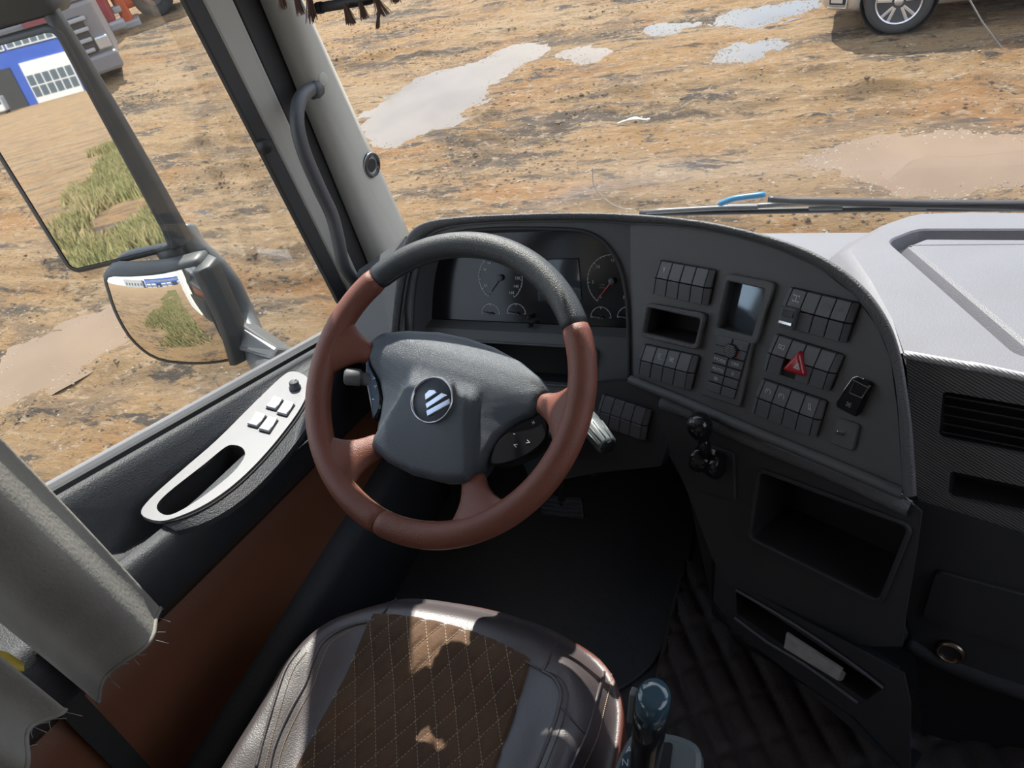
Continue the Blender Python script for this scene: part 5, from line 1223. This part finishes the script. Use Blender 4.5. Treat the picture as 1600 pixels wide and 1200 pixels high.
cut(body, [(x, y0, y1, G+WR, WR+.045) for x in WX for y0, y1 in ((YN-.2, YN+.30), (YC+.62, YC+1.1))])
for x in WX:
    for s, y in ((-1, YN+.02), (1, YC+.89)):
        wl = lathe('wheel', (x, y, G+WR), (0, s, 0), [(.20, -.20), (.29, -.20), (WR-.01, -.18), (WR, -.15), (WR, -.05), (WR-.012, -.015), (.285, .0), (.225, -.003), (.215, -.02)], 'tyre', car, seg=48)
        lathe('rim', (x, y, G+WR), (0, s, 0), [(.218, -.03), (.222, .0), (.214, .004), (.204, -.012), (.195, -.05), (.19, -.12), (0.02, -.12), (0, -.12)], 'alloy', wl, seg=48)
        lathe('hub_cap', (x, y, G+WR), (0, s, 0), [(.045, -.06), (.045, -.018), (.035, -.012), (0, -.012)], 'alloy', wl, seg=20)
        lathe('brake_disc', (x, y, G+WR), (0, s, 0), [(.15, -.13), (.15, -.085), (0, -.085)], 'arch_black', wl, seg=24)
        for k in range(5):
            for dd in (-.14, .14):
                a = 2*math.pi*k/5 + .3; a1 = a + dd*.5; a2 = a + dd*1.4
                P0_ = V((x + .03*math.cos(a1), y + s*-.022, G+WR + .03*math.sin(a1))); P1_ = V((x + .205*math.cos(a2), y + s*-.012, G+WR + .205*math.sin(a2)))
                t_ = (P1_-P0_).normalized(); sd = t_.cross(V((0, 1, 0)))*.014
                loft('spoke', [[P0_ + sd, P0_ - sd, P0_ - sd - V((0, s*.03, 0)), P0_ + sd - V((0, s*.03, 0))], [P1_ + sd*1.15, P1_ - sd*1.15, P1_ - sd - V((0, s*.03, 0)), P1_ + sd - V((0, s*.03, 0))]], 'alloy', wl, smooth=False, mods=[BEV(.003)])
        lathe('arch_liner', (x, y + s*-.16, G+WR), (0, s, 0), [(.36, -.16), (.368, .10), (.36, .10), (.35, -.15), (0, -.15)], 'arch_black', car, seg=32)
# bumper lamp, headlight, grille, windows, mirror
def hug(x, z, o=.006):      # point on the near flank
    for a, b in zip(ST, ST[1:]):
        if a[0] <= x <= b[0]: hf = lerp(a[1], b[1], (x-a[0])/(b[0]-a[0])); return V((x, YC - hf*.985 - o, G + z))
    return V((x, YC - .9, G + z))
mesh('fog_lamp', [hug(-.60, .34, .02), hug(-.44, .34, .006), hug(-.42, .56, .006), hug(-.60, .56, .02)] + [hug(-.60, .34, -.05), hug(-.44, .34, -.05), hug(-.42, .56, -.05), hug(-.60, .56, -.05)], [(0, 1, 2, 3), (4, 5, 6, 7), (0, 1, 5, 4), (1, 2, 6, 5), (2, 3, 7, 6), (3, 0, 4, 7)], 'arch_black', car)
tube('lamp_surround', [hug(-.62, .31, .024), hug(-.43, .31, .010), hug(-.405, .57, .010)], .009, 'alloy', car, sides=8)
mesh('fog_lens', [hug(-.585, .36, .024), hug(-.47, .36, .012), hug(-.46, .44, .012), hug(-.585, .44, .024)], [(0, 1, 2, 3)], 'lamp_clear', car, mods=[('SOLIDIFY', dict(thickness=.01))])
mesh('headlight', [hug(-.60, .62, .01), hug(-.20, .70, .008), hug(-.12, .80, .0), hug(-.58, .72, -.02)], [(0, 1, 2, 3)], 'lamp_clear', car, mods=[('SOLIDIFY', dict(thickness=.02))])
def sidew(pts, nm='side_window'): return mesh(nm, [V((x, YC - lerp(.86, .60, (z-.95)/.5) - .004, G+z)) for x, z in pts], [tuple(range(len(pts)))], 'car_glass', car, mods=[('SOLIDIFY', dict(thickness=.006))])
sidew([(1.0, .99), (1.9, 1.0), (1.9, 1.40), (1.55, 1.36)]); sidew([(1.95, 1.0), (2.9, 1.01), (2.95, 1.36), (1.95, 1.40)])
tube('sill_line', [hug(x, .33, .004) for x in (.55, 1.0, 1.6, 2.2)], .008, 'car_paint', car, sides=6)
tube('door_gap', [hug(.72, .30, -.002), hug(.72, .88, -.002)], .004, 'arch_black', car, sides=5)
tube('door_gap', [hug(1.88, .30, -.002), hug(1.88, .90, -.002)], .004, 'arch_black', car, sides=5)
mesh('door_mirror', [V((.95+a, YC-1.0+b, G+1.0+c)) for a in (0, .12) for b in (0, .16) for c in (0, .13)], [(0, 1, 3, 2), (4, 6, 7, 5), (0, 4, 5, 1), (2, 3, 7, 6), (0, 2, 6, 4), (1, 5, 7, 3)], 'car_paint', car, mods=[BEV(.03, 3)])

# ================================================================ trucks and digger at the far left
mat('truck_paint', (.17, .16, .165), .4); mat('truck_dark', (.03, .03, .033), .6); mat('truck_bar', (.30, .29, .29), .4); mat('truck_red', (.25, .028, .035), .4); mat('orange_paint', (.48, .07, .015), .45); mat('plate_white', (.75, .75, .73), .5); mat('truck_screen', (.10, .14, .15), .08)
mat('maroon', (.22, .06, .07), .4)
class Loc:
    def __init__(s, o, yaw, k=1.0): s.o = V(o); a = R_(yaw); s.x = V((math.cos(a), math.sin(a), 0))*k; s.y = V((-math.sin(a), math.cos(a), 0))*k; s.k = k
    def __call__(s, x, y, z): return s.o + s.x*x + s.y*y + V((0, 0, z*s.k))
def lbox(name, L, lo, hi, m, parent, bev=.02):
    vs = [L(x, y, z) for x in (lo[0], hi[0]) for y in (lo[1], hi[1]) for z in (lo[2], hi[2])]
    return mesh(name, vs, [(0, 1, 3, 2), (4, 6, 7, 5), (0, 4, 5, 1), (2, 3, 7, 6), (0, 2, 6, 4), (1, 5, 7, 3)], m, parent, mods=[BEV(bev)] if bev else [])
fc = onz(130, 146, G)         # ground under the truck's front
def truck(name, label, o, yaw, k, paint, full=True):
    t = thing(name, label, 'truck', o); L = Loc(o, yaw, k)       # front looks along -y of L
    prof_ = [(-1.22, .35), (1.22, .35), (1.22, 3.6), (-1.22, 3.6)]
    rings = [[L(x*s, y, z) for x, z in ((-1.22, zb), (1.22, zb), (1.22, zt), (-1.22, zt))] for y, s, zb, zt in ((.0, .93, .32, 1.85), (.12, 1.0, .30, 1.95))]
    lbox('lower_cab', L, (-1.22, .05, .42), (1.22, 2.2, 1.9), paint, t, .08)
    loft('upper_cab', [[L(x, .06, 1.9), L(-x, .06, 1.9), L(-x, 2.2, 1.9), L(x, 2.2, 1.9)] for x in (1.22,)] + [[L(1.15, .45, 3.3), L(-1.15, .45, 3.3), L(-1.2, 2.2, 3.4), L(1.2, 2.2, 3.4)]], paint, t, smooth=False, mods=[BEV(.06)])
    mesh('windscreen', [L(-1.10, .055, 1.98), L(1.10, .055, 1.98), L(1.04, .32, 2.9), L(-1.04, .32, 2.9), L(-1.10, .085, 1.96), L(1.10, .085, 1.96), L(1.04, .36, 2.9), L(-1.04, .36, 2.9)], [(0, 1, 2, 3), (4, 5, 6, 7), (0, 1, 5, 4), (2, 3, 7, 6), (0, 3, 7, 4), (1, 2, 6, 5)], 'truck_screen', t)
    lbox('grille_back', L, (-.85, -.02, .75), (.85, .06, 1.62), 'truck_dark', t, .02)
    for i in range(4):
        z = .80 + i*.235; wd = .80 + .05*i
        lbox('grille_bar', L, (-wd, -.10, z), (wd, -.02, z+.095), 'truck_bar', t, .02)
    lbox('badge_panel', L, (-.42, -.06, 1.66), (.42, .05, 1.86), 'maroon', t, .03)
    lbox('bumper', L, (-1.24, -.14, .28), (1.24, .15, .72), paint, t, .06)
    lbox('intake', L, (-.55, -.16, .48), (.55, -.1, .66), 'truck_dark', t, .01)
    lbox('number_plate', L, (-.10, -.19, .36), (.44, -.15, .54), 'plate_white', t, .005)
    for s in (-1, 1): lbox('headlight', L, (s*1.20 if s < 0 else .88, -.06, .78), (-.88 if s < 0 else 1.20, .1, 1.08), 'lamp_clear', t, .03)
    for s in (-1, 1):
        c_ = L(s*.82, 1.1, .50); lathe('wheel', c_ - L.x*s*.15, L.x*s, [(0, 0), (.30*k, 0), (.46*k, .0), (.5*k, .04), (.5*k, .26), (.46*k, .30), (.28*k, .28), (.22*k, .2), (0, .2)], 'tyre', t, seg=32)
    lbox('chassis', L, (-.45, 2.0, .6), (.45, 6.0, .95), 'truck_dark', t, .02)
    for s in (-1, 1):
        c_ = L(s*.55, 4.8, .50); lathe('wheel', c_ - L.x*s*.25, L.x*s, [(0, 0), (.30*k, 0), (.46*k, .0), (.5*k, .04), (.5*k, .5), (.46*k, .55), (.28*k, .5), (0, .45)], 'tyre', t, seg=32)
        lbox('mirror', L, (s*1.32-.08, .2, 2.0), (s*1.32+.08, .45, 2.8), 'truck_dark', t, .03)
    return t, L
tk, TL_ = truck('grey_truck', 'grey truck with slatted grille facing the yard behind the mirror', fc, 46, .75, 'truck_paint')
rk_ = onz(180, 60, G)
t2 = thing('red_truck', 'red truck cab showing just right of the grey truck', 'truck', rk_); L2 = Loc(rk_, 48, .9)
lbox('cab', L2, (-.15, .3, .30), (.25, 1.6, 3.2), 'truck_red', t2, .08); lbox('bumper', L2, (.0, .1, .12), (.42, .5, .34), 'truck_bar', t2, .05); lbox('step', L2, (.26, .5, .45), (.48, .9, .60), 'truck_bar', t2, .03)
for i in range(3): lbox('grille_bar', L2, (.26, .5, .8+i*.3), (.46, .7, .92+i*.3), 'truck_bar', t2, .02)
ro = onz(232, 62, G); L3 = Loc(ro, 46, .85); ro = ro + L3.y*2.6; L3 = Loc(ro, 46, .85)
dg_ = thing('orange_digger', 'orange wheeled digger parked beyond the red truck', 'digger', ro)
lbox('body', L3, (-.55, .3, .42), (.10, 2.6, 2.6), 'orange_paint', dg_, .1); lbox('outrigger', L3, (-.50, .05, .1), (-.2, .4, 1.4), 'orange_paint', dg_, .05); lbox('foot', L3, (-.58, -.1, .0), (-.05, .6, .18), 'truck_bar', dg_, .03)
lbox('undercarriage', L3, (-.5, .6, .45), (3.2, 2.2, 1.1), 'truck_dark', dg_, .05); lbox('engine_cover', L3, (.12, .5, 1.12), (2.8, 2.4, 2.3), 'truck_dark', dg_, .1)
for x in (.55, 1.85):
    c_ = L3(x, .35, .56); lathe('wheel', c_, -L3.y, [(0, -.3), (.35, -.3), (.46, -.28), (.48, -.2), (.48, .1), (.44, .14), (.28, .12), (.25, .04), (.12, .04), (.1, .1), (0, .1)], 'tyre', dg_, seg=32)
    lathe('wheel_disc', c_ - L3.y*.04, -L3.y, [(.24, 0), (.22, .02), (.10, .03), (0, .03)], 'truck_paint', dg_, seg=24)

# dark trees along the far edge of the yard
mat('leaf_dark', (.028, .045, .022), .8, vary=(2, (.05, .075, .03))); mat('bark', (.06, .045, .03), .9)
def tree(x, y, h, r, seed, label):
    rnd = random.Random(seed); t = thing('tree', label, 'tree', (x, y, G), 'dark trees at the far edge of the yard')
    tube('trunk', [V((x, y, G)), V((x+.1, y, G+h*.3)), V((x, y+.1, G+h*.6))], [.22, .18, .1], 'bark', t, sides=8)
    vs, fs = [], []
    for k in range(1400):
        d = V((rnd.gauss(0, 1), rnd.gauss(0, 1), rnd.gauss(0, 1))).normalized()*rnd.uniform(.4, 1)**.5; p = V((x + d.x*r, y + d.y*r, G + h*.52 + d.z*h*.46)); s = rnd.uniform(.15, .38)
        a = V((rnd.gauss(0, 1), rnd.gauss(0, 1), rnd.gauss(0, 1))).normalized(); b = a.cross(V((0, 0, 1))).normalized(); n0 = len(vs); vs += [p + a*s, p + b*s*.6, p - a*s, p - b*s*.6 + V((0, 0, .05))]; fs.append((n0, n0+1, n0+2, n0+3))
    mesh('foliage', vs, fs, 'leaf_dark', t)
for i, (x, y, l) in enumerate(((-36, 20, 'leftmost dark tree beyond the grey truck'), (-31, 25, 'dark tree behind the grey truck cab'), (-25.5, 28, 'dark tree behind the orange digger'), (-20, 29, 'rightmost dark tree beyond the digger'), (-42, 14, 'dark tree at the top left corner beyond the mirror'))): tree(x, y, 7.5, 2.3, 20+i, l)

# ================================================================ what the mirrors show: blue garage, verge
mat('blue_wall', (.018, .055, .26), .5, vary=(.6, (.02, .06, .28))); mat('white_panel', (.42, .43, .43), .5); mat('pane_dark', (.06, .08, .10), .12); mat('bay_shade', (.02, .022, .025), .8)
mat('grey_wall', (.26, .265, .28), .7)
BY = -150.0
gb = thing('blue_garage', 'long blue garage building reflected in the door mirror', 'building', (-10, BY-5, G))
def bb(name, x0, x1, z0, z1, m, o=0.0, d=.3, parent=gb, bev=0): return box(name, (x0, BY-d+o, G+z0), (x1, BY+o, G+z1), m, parent, bev=bev)
box('wall', (-48, BY-14, G), (26, BY-.2, G+14), 'blue_wall', gb)
XS = [-20.3 + 8.8*(i-3) for i in range(8)]
for i, x in enumerate(XS):
    bb('window_band', x+.15, x+8.6, 8.4, 11.0, 'white_panel', .0)
    for j in range(7): bb('pane', x+.35+j*1.18, x+.35+j*1.18+.98, 8.6, 10.8, 'pane_dark', .03, .1)
    if i == 2 or i == 5:
        bb('open_bay', x+1.0, x+8.0, 0, 6.0, 'bay_shade', .05)  # flat dark slab, its colour stands in for the bay's shaded inside
    else:
        dr = bb('garage_door', x+.7, x+7.9, 0, 6.2, 'white_panel', .06)
        for j in range(6):
            for k in range(2): bb('door_pane', x+.85+j*1.17, x+.85+j*1.17+.98, .9+k*1.75, 2.45+k*1.75, 'pane_dark', .09, .05, dr)
wb = thing('white_block', 'white hall beside the blue garage seen in the lower mirror', 'building', (-70, BY, G))
box('wall', (-90, BY-10, G), (-52, BY+6, G+12), 'grey_wall', wb)
for j in range(6): box('pane', (-86+j*6, BY+5.9, G+3), (-83+j*6, BY+6.05, G+7), 'pane_dark', wb)
vn = thing('white_van', 'small white van parked in front of the blue garage', 'van', (-24, BY+6, G))
box('body', (-25.4, BY+4, G+.35), (-23.2, BY+8, G+2.5), 'white_panel', vn, bev=.2); box('windscreen', (-25.2, BY+7.7, G+1.4), (-23.4, BY+8.05, G+2.2), 'pane_dark', vn, bev=.05)
for x in (-25.3, -23.4):
    for y in (BY+4.8, BY+7.2): lathe('wheel', (x-.1, y, G+.34), (1, 0, 0), [(0, 0), (.34, 0), (.34, .2), (0, .2)], 'tyre', vn, seg=16)
mat('grass', (.12, .135, .042), .8, vary=(.8, (.19, .175, .07))); mat('dry_grass', (.25, .20, .10), .85, vary=(.8, (.16, .155, .06)))
def verge(name, label, x0, x1, y0, y1, n_, h, m, seed):
    rnd = random.Random(seed); vs, fs = [], []
    c = 0
    while c < n_:
        x, y = rnd.uniform(x0, x1), rnd.uniform(y0, y1)
        if noise.noise(V((x*.5, y*.25, 2))) < -.12 + .25*rnd.random() - .3*(x-x0)/(x1-x0): c += .2; continue
        hh = h*rnd.uniform(.4, 1.1)*(1+.6*noise.noise(V((x*.4, y*.3, 5)))); a = rnd.uniform(0, 6.3); w = .015 + .02*rnd.random(); l = V((rnd.gauss(0, .25), rnd.gauss(0, .25), 1))*hh; n0 = len(vs); p = V((x, y, G-.02))
        d = V((math.cos(a), math.sin(a), 0))*w; vs += [p-d, p+d, p+l*.6+d*.8, p+l]; fs.append((n0, n0+1, n0+2, n0+3)); c += 1
    tag(mesh(name, vs, fs, m), label, 'grass', kind='stuff')
verge('tall_grass', 'rough green verge beside the truck seen in the mirrors', -4.2, -1.5, -34, -2.0, 13000, .34, 'grass', 1)
verge('dry_grass', 'dry yellow grass mixed into the verge', -4.8, -1.5, -34, -1.5, 34000, .30, 'dry_grass', 2)
